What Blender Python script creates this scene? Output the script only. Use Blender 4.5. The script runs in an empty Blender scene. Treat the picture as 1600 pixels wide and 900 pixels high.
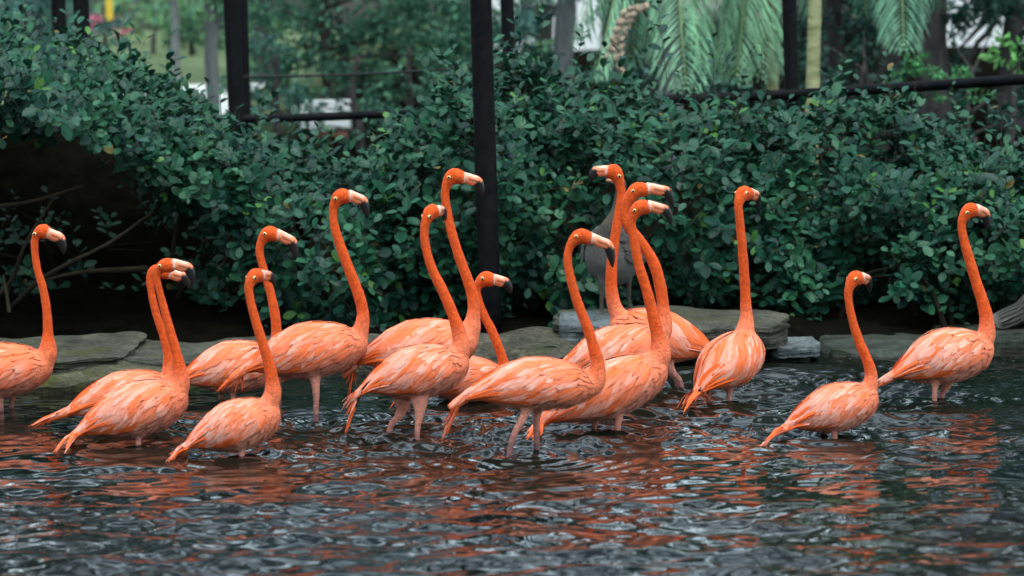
import bpy, math, random
import numpy as np
from mathutils import Vector, Matrix, noise as mnoise

R = math.radians
random.seed(7)
rng = np.random.default_rng(11)
scene = bpy.context.scene
C = scene.collection

# ------------------------------------------------------------------ camera
FPX = 4500.0                       # focal length in photo pixels (1600 wide)
CAMZ = 1.425
PITCH = math.atan(400.0 / FPX)
ROLL = R(1.0)
f_ = np.array([0, math.cos(PITCH), -math.sin(PITCH)])
r0 = np.array([1.0, 0, 0])
u0 = np.array([0, math.sin(PITCH), math.cos(PITCH)])
r_ = r0 * math.cos(ROLL) - u0 * math.sin(ROLL)
u_ = u0 * math.cos(ROLL) + r0 * math.sin(ROLL)
CP = np.array([0, 0, CAMZ])
cam_d = bpy.data.cameras.new('camera')
cam = bpy.data.objects.new('camera', cam_d)
C.objects.link(cam)
cam.matrix_world = Matrix(((r_[0], u_[0], -f_[0], CP[0]), (r_[1], u_[1], -f_[1], CP[1]),
                           (r_[2], u_[2], -f_[2], CP[2]), (0, 0, 0, 1)))
cam_d.sensor_width = 36.0
cam_d.lens = FPX / 1600 * 36.0
cam_d.clip_end = 600
cam_d.clip_start = 0.5
cam_d.dof.use_dof = True
cam_d.dof.focus_distance = 11.0
cam_d.dof.aperture_fstop = 3.3
scene.camera = cam

# ------------------------------------------------------------------ world, sun, exposure
SUN_EL, SUN_AZ = R(70), R(165)     # azimuth the light comes from, clockwise from +Y
w = bpy.data.worlds.new('World')
scene.world = w
w.use_nodes = True
nt = w.node_tree
sky = nt.nodes.new('ShaderNodeTexSky')
sky.sky_type = 'NISHITA'
sky.sun_disc = False
sky.sun_elevation = SUN_EL
sky.sun_rotation = SUN_AZ
sky.dust_density = 2.5
sky.air_density = 1.0
sky.ozone_density = 1.0
bg = nt.nodes['Background']
hs = nt.nodes.new('ShaderNodeHueSaturation')      # overcast: a whiter sky
hs.inputs['Saturation'].default_value = 0.8
nt.links.new(sky.outputs[0], hs.inputs['Color'])
wtc = nt.nodes.new('ShaderNodeTexCoord')            # broken bright cloud added over it for white glints on the water
wn = nt.nodes.new('ShaderNodeTexNoise')
wn.inputs['Scale'].default_value = 3.2
wn.inputs['Detail'].default_value = 5
wr = nt.nodes.new('ShaderNodeValToRGB')
wr.color_ramp.elements[0].position = 0.50
wr.color_ramp.elements[1].position = 0.60
wm = nt.nodes.new('ShaderNodeMix'); wm.data_type = 'RGBA'
hw = nt.nodes.new('ShaderNodeHueSaturation'); hw.inputs['Saturation'].default_value = 0.5; hw.inputs['Value'].default_value = 6.0
hd_ = nt.nodes.new('ShaderNodeHueSaturation'); hd_.inputs['Saturation'].default_value = 1.0; hd_.inputs['Value'].default_value = 0.55
nt.links.new(wtc.outputs['Generated'], wn.inputs['Vector'])
nt.links.new(wn.outputs[0], wr.inputs[0])
nt.links.new(hs.outputs[0], hw.inputs['Color']); nt.links.new(hs.outputs[0], hd_.inputs['Color'])
nt.links.new(wr.outputs[0], wm.inputs[0]); nt.links.new(hd_.outputs[0], wm.inputs[6]); nt.links.new(hw.outputs[0], wm.inputs[7])
wx = nt.nodes.new('ShaderNodeSeparateXYZ')             # an overcast dome is brighter towards the zenith
wz = nt.nodes.new('ShaderNodeMapRange')
wz.inputs[1].default_value = 0.0; wz.inputs[2].default_value = 1.0; wz.inputs[3].default_value = 0.62; wz.inputs[4].default_value = 1.35
nt.links.new(wtc.outputs['Generated'], wx.inputs[0]); nt.links.new(wx.outputs[2], wz.inputs[0])
wk = nt.nodes.new('ShaderNodeVectorMath'); wk.operation = 'SCALE'
nt.links.new(wm.outputs[2], wk.inputs[0]); nt.links.new(wz.outputs[0], wk.inputs['Scale'])
wt = nt.nodes.new('ShaderNodeMix'); wt.data_type = 'RGBA'; wt.blend_type = 'MULTIPLY'   # cool cast of the overcast
wt.inputs[0].default_value = 1.0; wt.inputs[7].default_value = (0.91, 1.03, 0.99, 1)
nt.links.new(wk.outputs[0], wt.inputs[6])
nt.links.new(wt.outputs[2], bg.inputs[0])
bg.inputs[1].default_value = 0.15
sun_d = bpy.data.lights.new('sun', 'SUN')
sun_d.energy = 0.6
sun_d.angle = R(40)
sun_d.color = (1.0, 0.96, 0.9)
sun = bpy.data.objects.new('sun', sun_d)
C.objects.link(sun)
sd = Vector((math.sin(SUN_AZ) * math.cos(SUN_EL), math.cos(SUN_AZ) * math.cos(SUN_EL), math.sin(SUN_EL)))
sun.rotation_euler = (-sd).to_track_quat('-Z', 'Y').to_euler()
vs = scene.view_settings
vs.view_transform = 'Standard'
vs.look = 'None'
vs.exposure = 0.6
vs.gamma = 1.0
vs.use_curve_mapping = False
scene.cycles.max_bounces = 6
scene.cycles.diffuse_bounces = 3
scene.cycles.glossy_bounces = 3
scene.cycles.use_denoising = True


# ------------------------------------------------------------------ projection helpers
def ray(px, py):
    return f_ * FPX + r_ * (px - 800.0) - u_ * (py - 450.0)


def at(px, py, Y):
    """world point on the pixel's ray at distance Y along +Y"""
    d = ray(px, py)
    return CP + d * (Y / d[1])


def on_z(px, py, z=0.0):
    d = ray(px, py)
    return CP + d * ((z - CAMZ) / d[2])


def terrain(x, y):
    x = np.asarray(x, float); y = np.asarray(y, float)
    z = np.interp(y, [-60, 2, 3.5, 12.2, 12.9, 13.5, 16, 20, 30, 40, 60, 90, 400],
                  [0.5, 0.3, -0.35, -0.35, 0.02, 0.10, 0.16, 0.30, 0.72, 1.10, 1.35, 1.6, 2.5])
    return z


# ------------------------------------------------------------------ material helpers
def mat(name, base=(0.5, 0.5, 0.5), rough=0.6, spec=0.5):
    m = bpy.data.materials.new(name)
    m.use_nodes = True
    b = m.node_tree.nodes['Principled BSDF']
    b.inputs['Base Color'].default_value = (*base, 1)
    b.inputs['Roughness'].default_value = rough
    b.inputs['Specular IOR Level'].default_value = spec
    return m, m.node_tree, b


def N(t, kind, **kw):
    n = t.nodes.new(kind)
    for k, v in kw.items():
        setattr(n, k, v)
    return n


def noise_node(t, scale, detail=4, rough=0.55, coord='Object', stretch=None):
    tc = N(t, 'ShaderNodeTexCoord')
    n = N(t, 'ShaderNodeTexNoise')
    n.inputs['Scale'].default_value = scale
    n.inputs['Detail'].default_value = detail
    n.inputs['Roughness'].default_value = rough
    src = tc.outputs[coord]
    if stretch:
        mp = N(t, 'ShaderNodeMapping')
        mp.inputs['Scale'].default_value = stretch
        t.links.new(src, mp.inputs[0]); src = mp.outputs[0]
    t.links.new(src, n.inputs['Vector'])
    return n


def ramp(t, src, stops):
    r = N(t, 'ShaderNodeValToRGB')
    e = r.color_ramp.elements
    while len(e) < len(stops):
        e.new(0.5)
    for el, (p, c) in zip(e, stops):
        el.position = p; el.color = (*c, 1)
    t.links.new(src, r.inputs[0])
    return r


def bump(t, b, src, strength=0.3, dist=0.01, prev=None):
    n = N(t, 'ShaderNodeBump')
    n.inputs['Strength'].default_value = strength
    n.inputs['Distance'].default_value = dist
    t.links.new(src, n.inputs['Height'])
    if prev is not None:
        t.links.new(prev.outputs[0], n.inputs['Normal'])
    t.links.new(n.outputs[0], b.inputs['Normal'])
    return n


def mul_color(t, a, bsock, fac=1.0):
    m = N(t, 'ShaderNodeMix', data_type='RGBA', blend_type='MULTIPLY')
    m.inputs[0].default_value = fac
    t.links.new(a, m.inputs[6]); t.links.new(bsock, m.inputs[7])
    return m.outputs[2]


def attr_mat(name, rough, spec, nscale, lo, hi, bscale=None, bstr=0.3, bdist=0.004, stretch=None, transl=0.0, sheen=0.0):
    m, t, b = mat(name, rough=rough, spec=spec)
    a = N(t, 'ShaderNodeAttribute', attribute_name='col')
    n = noise_node(t, nscale, 3, stretch=stretch)
    rp = ramp(t, n.outputs[0], [(0.3, (lo,) * 3), (0.7, (hi,) * 3)])
    c = mul_color(t, a.outputs['Color'], rp.outputs[0])
    t.links.new(c, b.inputs['Base Color'])
    if bscale:
        n2 = noise_node(t, bscale, 3, stretch=stretch)
        bump(t, b, n2.outputs[0], bstr, bdist)
    if sheen:
        b.inputs['Sheen Weight'].default_value = sheen
    if transl:
        tr = N(t, 'ShaderNodeBsdfTranslucent')
        t.links.new(c, tr.inputs[0])
        mx = N(t, 'ShaderNodeMixShader')
        mx.inputs[0].default_value = transl
        t.links.new(b.outputs[0], mx.inputs[1]); t.links.new(tr.outputs[0], mx.inputs[2])
        t.links.new(mx.outputs[0], t.nodes['Material Output'].inputs[0])
    return m


M = {}
M['plumage'] = attr_mat('plumage', 0.85, 0.10, 75, 0.70, 1.14, 190, 0.85, 0.008, sheen=0.06)
M['leaf'] = attr_mat('leaf', 0.42, 0.20, 25, 0.8, 1.15, transl=0.10)
M['far_leaf'] = attr_mat('far_leaf', 0.5, 0.2, 3, 0.7, 1.2, transl=0.3)
M['stem'] = attr_mat('stem', 0.9, 0.03, 30, 0.7, 1.2)

# feathers: colour attribute, fine barbs from the blade's own UV
m, t, b = mat('feather', rough=0.75, spec=0.12)
a = N(t, 'ShaderNodeAttribute', attribute_name='col')
uv = N(t, 'ShaderNodeUVMap')
mp = N(t, 'ShaderNodeMapping'); mp.inputs['Scale'].default_value = (2.0, 22.0, 1)
n = N(t, 'ShaderNodeTexNoise'); n.inputs['Scale'].default_value = 2.2; n.inputs['Detail'].default_value = 3
t.links.new(uv.outputs[0], mp.inputs[0]); t.links.new(mp.outputs[0], n.inputs['Vector'])
rp = ramp(t, n.outputs[0], [(0.3, (0.82, 0.72, 0.66)), (0.7, (1.05, 1.08, 1.12))])
c = mul_color(t, a.outputs['Color'], rp.outputs[0])
t.links.new(c, b.inputs['Base Color'])
bump(t, b, n.outputs[0], 0.5, 0.003)
b.inputs['Sheen Weight'].default_value = 0.1
M['feather'] = m

M['bill'] = attr_mat('bill', 0.38, 0.4, 80, 0.9, 1.05)
M['eye_ring'], _, _ = mat('eye_pale', (0.75, 0.6, 0.25), 0.2)
M['pupil'], _, _ = mat('pupil', (0.006, 0.006, 0.006), 0.1)

# water: dark, glossy, wave geometry + fine bump
m, t, b = mat('pond_water', (0.016, 0.017, 0.012), 0.03, 0.42)
b.inputs['IOR'].default_value = 1.33
n = noise_node(t, 22, 3, stretch=(1, 0.8, 1))
bump(t, b, n.outputs[0], 0.06, 0.006)
nb = noise_node(t, 0.7, 3)
rb = ramp(t, nb.outputs[0], [(0.35, (0.003, 0.006, 0.005)), (0.65, (0.007, 0.006, 0.004))])
t.links.new(rb.outputs[0], b.inputs['Base Color'])
M['water'] = m

# rock
def rock_mat(name, lo, hi, moss, mossc=(0.10, 0.12, 0.03)):
    m, t, b = mat(name, rough=0.8, spec=0.2)
    n1 = noise_node(t, 7, 8, 0.65, stretch=(1, 1, 4))
    c1 = ramp(t, n1.outputs[0], [(0.3, lo), (0.7, hi)])
    n2 = noise_node(t, 4.5, 5, 0.6)
    g = N(t, 'ShaderNodeNewGeometry')
    r2 = ramp(t, n2.outputs[0], [(0.62 - moss, (0, 0, 0)), (0.75 - moss, (1, 1, 1))])
    mx = N(t, 'ShaderNodeMix', data_type='RGBA')
    t.links.new(r2.outputs[0], mx.inputs[0]); t.links.new(c1.outputs[0], mx.inputs[6])
    mx.inputs[7].default_value = (*mossc, 1)
    n4 = noise_node(t, 45, 4, 0.7)
    r4 = ramp(t, n4.outputs[0], [(0.32, (0.35, 0.35, 0.35)), (0.68, (1.3, 1.3, 1.3))])
    t.links.new(mul_color(t, mx.outputs[2], r4.outputs[0]), b.inputs['Base Color'])
    n3 = noise_node(t, 20, 8, 0.7, stretch=(1, 1, 5))
    bump(t, b, n3.outputs[0], 1.0, 0.035)
    return m
M['slate'] = rock_mat('slate', (0.022, 0.024, 0.018), (0.13, 0.125, 0.095), 0.08, (0.06, 0.065, 0.018))
M['mossy_rock'] = rock_mat('mossy_rock', (0.02, 0.022, 0.014), (0.14, 0.13, 0.075), 0.10, (0.07, 0.08, 0.012))
M['ledge'] = rock_mat('ledge', (0.022, 0.022, 0.018), (0.15, 0.13, 0.09), 0.03, (0.05, 0.06, 0.02))
M['blue_slate'] = rock_mat('blue_slate', (0.06, 0.075, 0.08), (0.20, 0.225, 0.23), -0.1)
M['wet_rock'] = rock_mat('wet_rock', (0.02, 0.025, 0.02), (0.09, 0.10, 0.08), 0.05, (0.03, 0.05, 0.02))
M['wet_rock'].node_tree.nodes['Principled BSDF'].inputs['Roughness'].default_value = 0.3

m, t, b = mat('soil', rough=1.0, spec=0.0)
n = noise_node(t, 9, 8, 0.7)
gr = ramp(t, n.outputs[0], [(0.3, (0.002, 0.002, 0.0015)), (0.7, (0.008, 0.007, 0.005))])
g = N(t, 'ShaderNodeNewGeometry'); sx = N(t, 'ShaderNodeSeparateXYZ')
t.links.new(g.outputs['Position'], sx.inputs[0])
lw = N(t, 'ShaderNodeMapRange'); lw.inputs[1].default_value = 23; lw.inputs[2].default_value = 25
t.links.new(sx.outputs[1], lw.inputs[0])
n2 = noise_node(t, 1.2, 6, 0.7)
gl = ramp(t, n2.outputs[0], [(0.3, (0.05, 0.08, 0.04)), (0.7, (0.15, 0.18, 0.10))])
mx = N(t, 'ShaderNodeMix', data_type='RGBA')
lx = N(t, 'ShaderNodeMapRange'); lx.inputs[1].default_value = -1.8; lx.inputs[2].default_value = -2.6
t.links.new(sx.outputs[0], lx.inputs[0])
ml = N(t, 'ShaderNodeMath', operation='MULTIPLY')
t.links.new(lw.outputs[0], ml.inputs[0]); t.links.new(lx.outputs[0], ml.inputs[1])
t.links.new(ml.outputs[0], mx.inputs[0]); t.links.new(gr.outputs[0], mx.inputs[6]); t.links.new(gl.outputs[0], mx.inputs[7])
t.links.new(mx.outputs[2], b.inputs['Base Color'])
bump(t, b, n.outputs[0], 0.8, 0.04)
M['soil'] = m

m, t, b = mat('black_steel', (0.004, 0.004, 0.005), 0.6, 0.06)
n = noise_node(t, 18, 6, 0.7)
rr = ramp(t, n.outputs[0], [(0.35, (0.003, 0.003, 0.004)), (0.75, (0.010, 0.010, 0.012))])
t.links.new(rr.outputs[0], b.inputs['Base Color'])
n2 = noise_node(t, 60, 5, 0.7)
r2 = ramp(t, n2.outputs[0], [(0.3, (0.5,) * 3), (0.7, (0.75,) * 3)])
t.links.new(r2.outputs[0], b.inputs['Roughness'])
bump(t, b, n2.outputs[0], 0.15, 0.003)
M['steel'] = m

def bark_mat(name, lo, hi, st=(4, 4, 1), sc=6):
    m, t, b = mat(name, rough=0.9, spec=0.2)
    n = noise_node(t, sc, 6, 0.65, stretch=st)
    r = ramp(t, n.outputs[0], [(0.3, lo), (0.7, hi)])
    t.links.new(r.outputs[0], b.inputs['Base Color'])
    bump(t, b, n.outputs[0], 0.8, 0.03)
    return m
M['bark_grey'] = bark_mat('bark_grey', (0.10, 0.11, 0.11), (0.22, 0.23, 0.23))
M['bark_dark'] = bark_mat('bark_dark', (0.018, 0.016, 0.016), (0.07, 0.06, 0.06))
M['bark_pale'] = bark_mat('bark_pale', (0.16, 0.17, 0.07), (0.36, 0.36, 0.20), (1, 1, 3), 5)
M['plaster'] = bark_mat('plaster', (0.62, 0.64, 0.66), (0.8, 0.8, 0.8), (1, 1, 1), 1.5)
M['terracotta'] = bark_mat('terracotta', (0.20, 0.09, 0.06), (0.32, 0.15, 0.10), (1, 1, 1), 6)
M['paving'] = bark_mat('paving', (0.42, 0.43, 0.42), (0.58, 0.58, 0.56), (1, 1, 1), 1.2)
M['glass_dark'], _, _ = mat('window_glass', (0.03, 0.04, 0.05), 0.1)
M['yellow'], _, _ = mat('yellow_paint', (0.7, 0.45, 0.03), 0.5)
M['cable'], _, _ = mat('cable_grey', (0.02, 0.024, 0.024), 0.7, 0.1)


# ------------------------------------------------------------------ mesh helpers
class Geo:
    def __init__(self):
        self.v = []; self.q = []; self.t = []; self.c = []; self.uv = []; self.n = 0

    def add(self, V, quads=None, tris=None, col=None, uv=None):
        V = np.asarray(V, float).reshape(-1, 3)
        k = len(V)
        self.v.append(V)
        if quads is not None and len(quads): self.q.append(np.asarray(quads, np.int64).reshape(-1, 4) + self.n)
        if tris is not None and len(tris): self.t.append(np.asarray(tris, np.int64).reshape(-1, 3) + self.n)
        if col is None: col = (0.5, 0.5, 0.5)
        col = np.asarray(col, float)
        self.c.append(np.broadcast_to(col, (k, 3)) if col.ndim == 1 else col)
        self.uv.append(np.zeros((k, 2)) if uv is None else np.asarray(uv, float))
        self.n += k

    def build(self, name, material, parent=None, loc=(0, 0, 0), smooth=True):
        V = np.concatenate(self.v) - np.asarray(loc, float)
        q = np.concatenate(self.q) if self.q else np.zeros((0, 4), np.int64)
        t = np.concatenate(self.t) if self.t else np.zeros((0, 3), np.int64)
        me = bpy.data.meshes.new(name)
        me.vertices.add(len(V)); me.vertices.foreach_set('co', V.astype(np.float32).ravel())
        loops = np.concatenate([q.ravel(), t.ravel()])
        me.loops.add(len(loops)); me.loops.foreach_set('vertex_index', loops.astype(np.int32))
        starts = np.concatenate([np.arange(len(q)) * 4, len(q) * 4 + np.arange(len(t)) * 3])
        me.polygons.add(len(starts)); me.polygons.foreach_set('loop_start', starts.astype(np.int32))
        me.polygons.foreach_set('use_smooth', np.full(len(starts), smooth, bool))
        me.update(calc_edges=True)
        col = np.concatenate(self.c)
        at_ = me.attributes.new('col', 'FLOAT_COLOR', 'POINT')
        at_.data.foreach_set('color', np.concatenate([col, np.ones((len(col), 1))], 1).astype(np.float32).ravel())
        uvs = np.concatenate(self.uv)
        if np.any(uvs):
            ul = me.uv_layers.new(name='UVMap')
            ul.data.foreach_set('uv', uvs[loops].astype(np.float32).ravel())
        me.materials.append(material)
        o = bpy.data.objects.new(name, me)
        C.objects.link(o)
        if parent is not None:
            o.parent = parent
        else:
            o.location = loc
        return o


def unit(v):
    v = np.asarray(v, float)
    return v / np.maximum(np.linalg.norm(v, axis=-1, keepdims=True), 1e-9)


def tube_geo(pts, rad, n=10, lat=None, latk=1.0, cap=True):
    """sweep; returns V, quads, tris. lat: fixed lateral axis scaled by latk (for flattened sections)"""
    pts = np.asarray(pts, float); rad = np.asarray(rad, float)
    k = len(pts)
    tan = unit(np.gradient(pts, axis=0))
    V = []
    ref = np.array([0.0, 1, 0]) if lat is None else np.asarray(lat, float)
    if lat is None and abs(tan[0] @ ref) > 0.9: ref = np.array([1.0, 0, 0])
    latk = np.broadcast_to(latk, (k,))
    ang = np.arange(n) / n * 2 * math.pi
    for i in range(k):
        a = unit(ref - tan[i] * (ref @ tan[i])); b = np.cross(tan[i], a)
        V.append(pts[i] + rad[i] * (np.outer(np.cos(ang), a) * latk[i] + np.outer(np.sin(ang), b)))
    V = np.concatenate(V)
    i = np.arange(k - 1)[:, None] * n; j = np.arange(n)[None]; j2 = (j + 1) % n
    Q = np.stack([i + j, i + j2, i + n + j2, i + n + j], -1).reshape(-1, 4)
    T = []
    if cap:
        V = np.concatenate([V, pts[:1], pts[-1:]])
        for jj in range(n):
            T.append((k * n, (jj + 1) % n, jj)); T.append((k * n + 1, (k - 1) * n + jj, (k - 1) * n + (jj + 1) % n))
    return V, Q, np.array(T, int).reshape(-1, 3)


def resample(P, n, extra=None):
    """Catmull-Rom through the points, n samples evenly spaced; extra columns are carried along"""
    P = np.asarray(P, float)
    k = len(P)
    Q = np.vstack([2 * P[0] - P[1], P, 2 * P[-1] - P[-2]])
    out = []
    for i in range(k - 1):
        p0, p1, p2, p3 = Q[i:i + 4]
        for s in np.linspace(0, 1, 16, endpoint=False):
            out.append(0.5 * (2 * p1 + (p2 - p0) * s + (2 * p0 - 5 * p1 + 4 * p2 - p3) * s * s + (3 * p1 - p0 - 3 * p2 + p3) * s ** 3))
    out.append(P[-1])
    out = np.array(out)
    d = np.concatenate([[0], np.cumsum(np.linalg.norm(np.diff(out[:, :3], axis=0), axis=1))])
    s = np.linspace(0, d[-1], n)
    return np.stack([np.interp(s, d, out[:, c]) for c in range(out.shape[1])], 1)


def tag(o, label=None, cat=None, group=None, kind=None):
    if label: o['label'] = label
    if cat: o['category'] = cat
    if group: o['group'] = group
    if kind: o['kind'] = kind
    return o


def empty(name, loc, label, cat, group=None):
    o = bpy.data.objects.new(name, None)
    o.empty_display_size = 0.1
    C.objects.link(o)
    o.location = loc
    return tag(o, label, cat, group)


LEAF_V = np.array([(0, 0, 0), (.25, .34, .05), (.6, .5, .05), (.88, .3, .01), (1, 0, -.06), (.88, -.3, .01),
                   (.6, -.5, .05), (.25, -.34, .05), (.3, 0, -.02), (.65, 0, -.03)])
LEAF_Q = np.array([(8, 9, 2, 1), (9, 4, 3, 2), (9, 8, 7, 6), (4, 9, 6, 5)])
LEAF_T = np.array([(0, 8, 1), (0, 7, 8)])
RH_V = np.array([(0, 0, 0), (.5, .5, .06), (1, 0, -.05), (.5, -.5, .06)])
RH_Q = np.array([(0, 3, 2, 1)])


def add_leaves(g, P, D, Nn, L, W, col, lod=1):
    """many leaves: base points P, directions D, normals Nn, lengths, widths, colours"""
    D = unit(D); S = unit(np.cross(Nn, D)); Nn = np.cross(D, S)
    T = LEAF_V if lod else RH_V
    k, m = len(P), len(T)
    V = (P[:, None] + T[None, :, 0, None] * (D * L[:, None])[:, None] + T[None, :, 1, None] * (S * W[:, None])[:, None]
         + T[None, :, 2, None] * (Nn * L[:, None])[:, None])
    off = (np.arange(k) * m)[:, None, None]
    q = ((LEAF_Q if lod else RH_Q)[None] + off).reshape(-1, 4)
    t = (LEAF_T[None] + off).reshape(-1, 3) if lod else None
    g.add(V.reshape(-1, 3), q, t, np.repeat(col, m, 0))


# ------------------------------------------------------------------ ground sheet
def grid_mesh(name, xs, ys, zf, material, kind='structure'):
    X, Yy = np.meshgrid(xs, ys)
    Z = zf(X, Yy)
    V = np.stack([X, Yy, Z], -1).reshape(-1, 3)
    nx, ny = len(xs), len(ys)
    i = np.arange(ny - 1)[:, None] * nx; j = np.arange(nx - 1)[None]
    q = np.stack([i + j, i + j + 1, i + nx + j + 1, i + nx + j], -1).reshape(-1, 4)
    g = Geo(); g.add(V, q)
    return tag(g.build(name, material), kind=kind)


def ground_z(X, Y):
    z = terrain(X, Y)
    nz = 0.05 * np.sin(X * 2.3 + 1.1 * np.sin(Y * 1.7)) * np.sin(Y * 2.9 + X) + 0.02 * np.sin(X * 7 + Y * 5) * np.sin(X * 3 - Y * 8)
    bank = .90 * np.clip((Y - 14.9) / .8, 0, 1) * np.clip((17.2 - Y) / .8, 0, 1) * np.clip((-1.15 - X) / .5, 0, 1)     # earth mound added inside the left hollow, its near-black soil standing in for shade
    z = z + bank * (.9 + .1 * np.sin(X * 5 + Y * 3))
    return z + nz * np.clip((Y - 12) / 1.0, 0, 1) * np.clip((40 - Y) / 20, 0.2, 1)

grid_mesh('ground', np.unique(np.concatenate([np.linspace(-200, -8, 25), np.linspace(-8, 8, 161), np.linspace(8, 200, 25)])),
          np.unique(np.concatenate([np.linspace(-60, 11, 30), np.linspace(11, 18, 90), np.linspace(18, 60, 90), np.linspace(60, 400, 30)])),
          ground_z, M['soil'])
grid_mesh('path', np.linspace(-4.3, -2.75, 20), np.linspace(24.0, 33, 30), lambda X, Y: terrain(X, Y) + 0.03 * 0 + 0.06, M['paving'])

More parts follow.
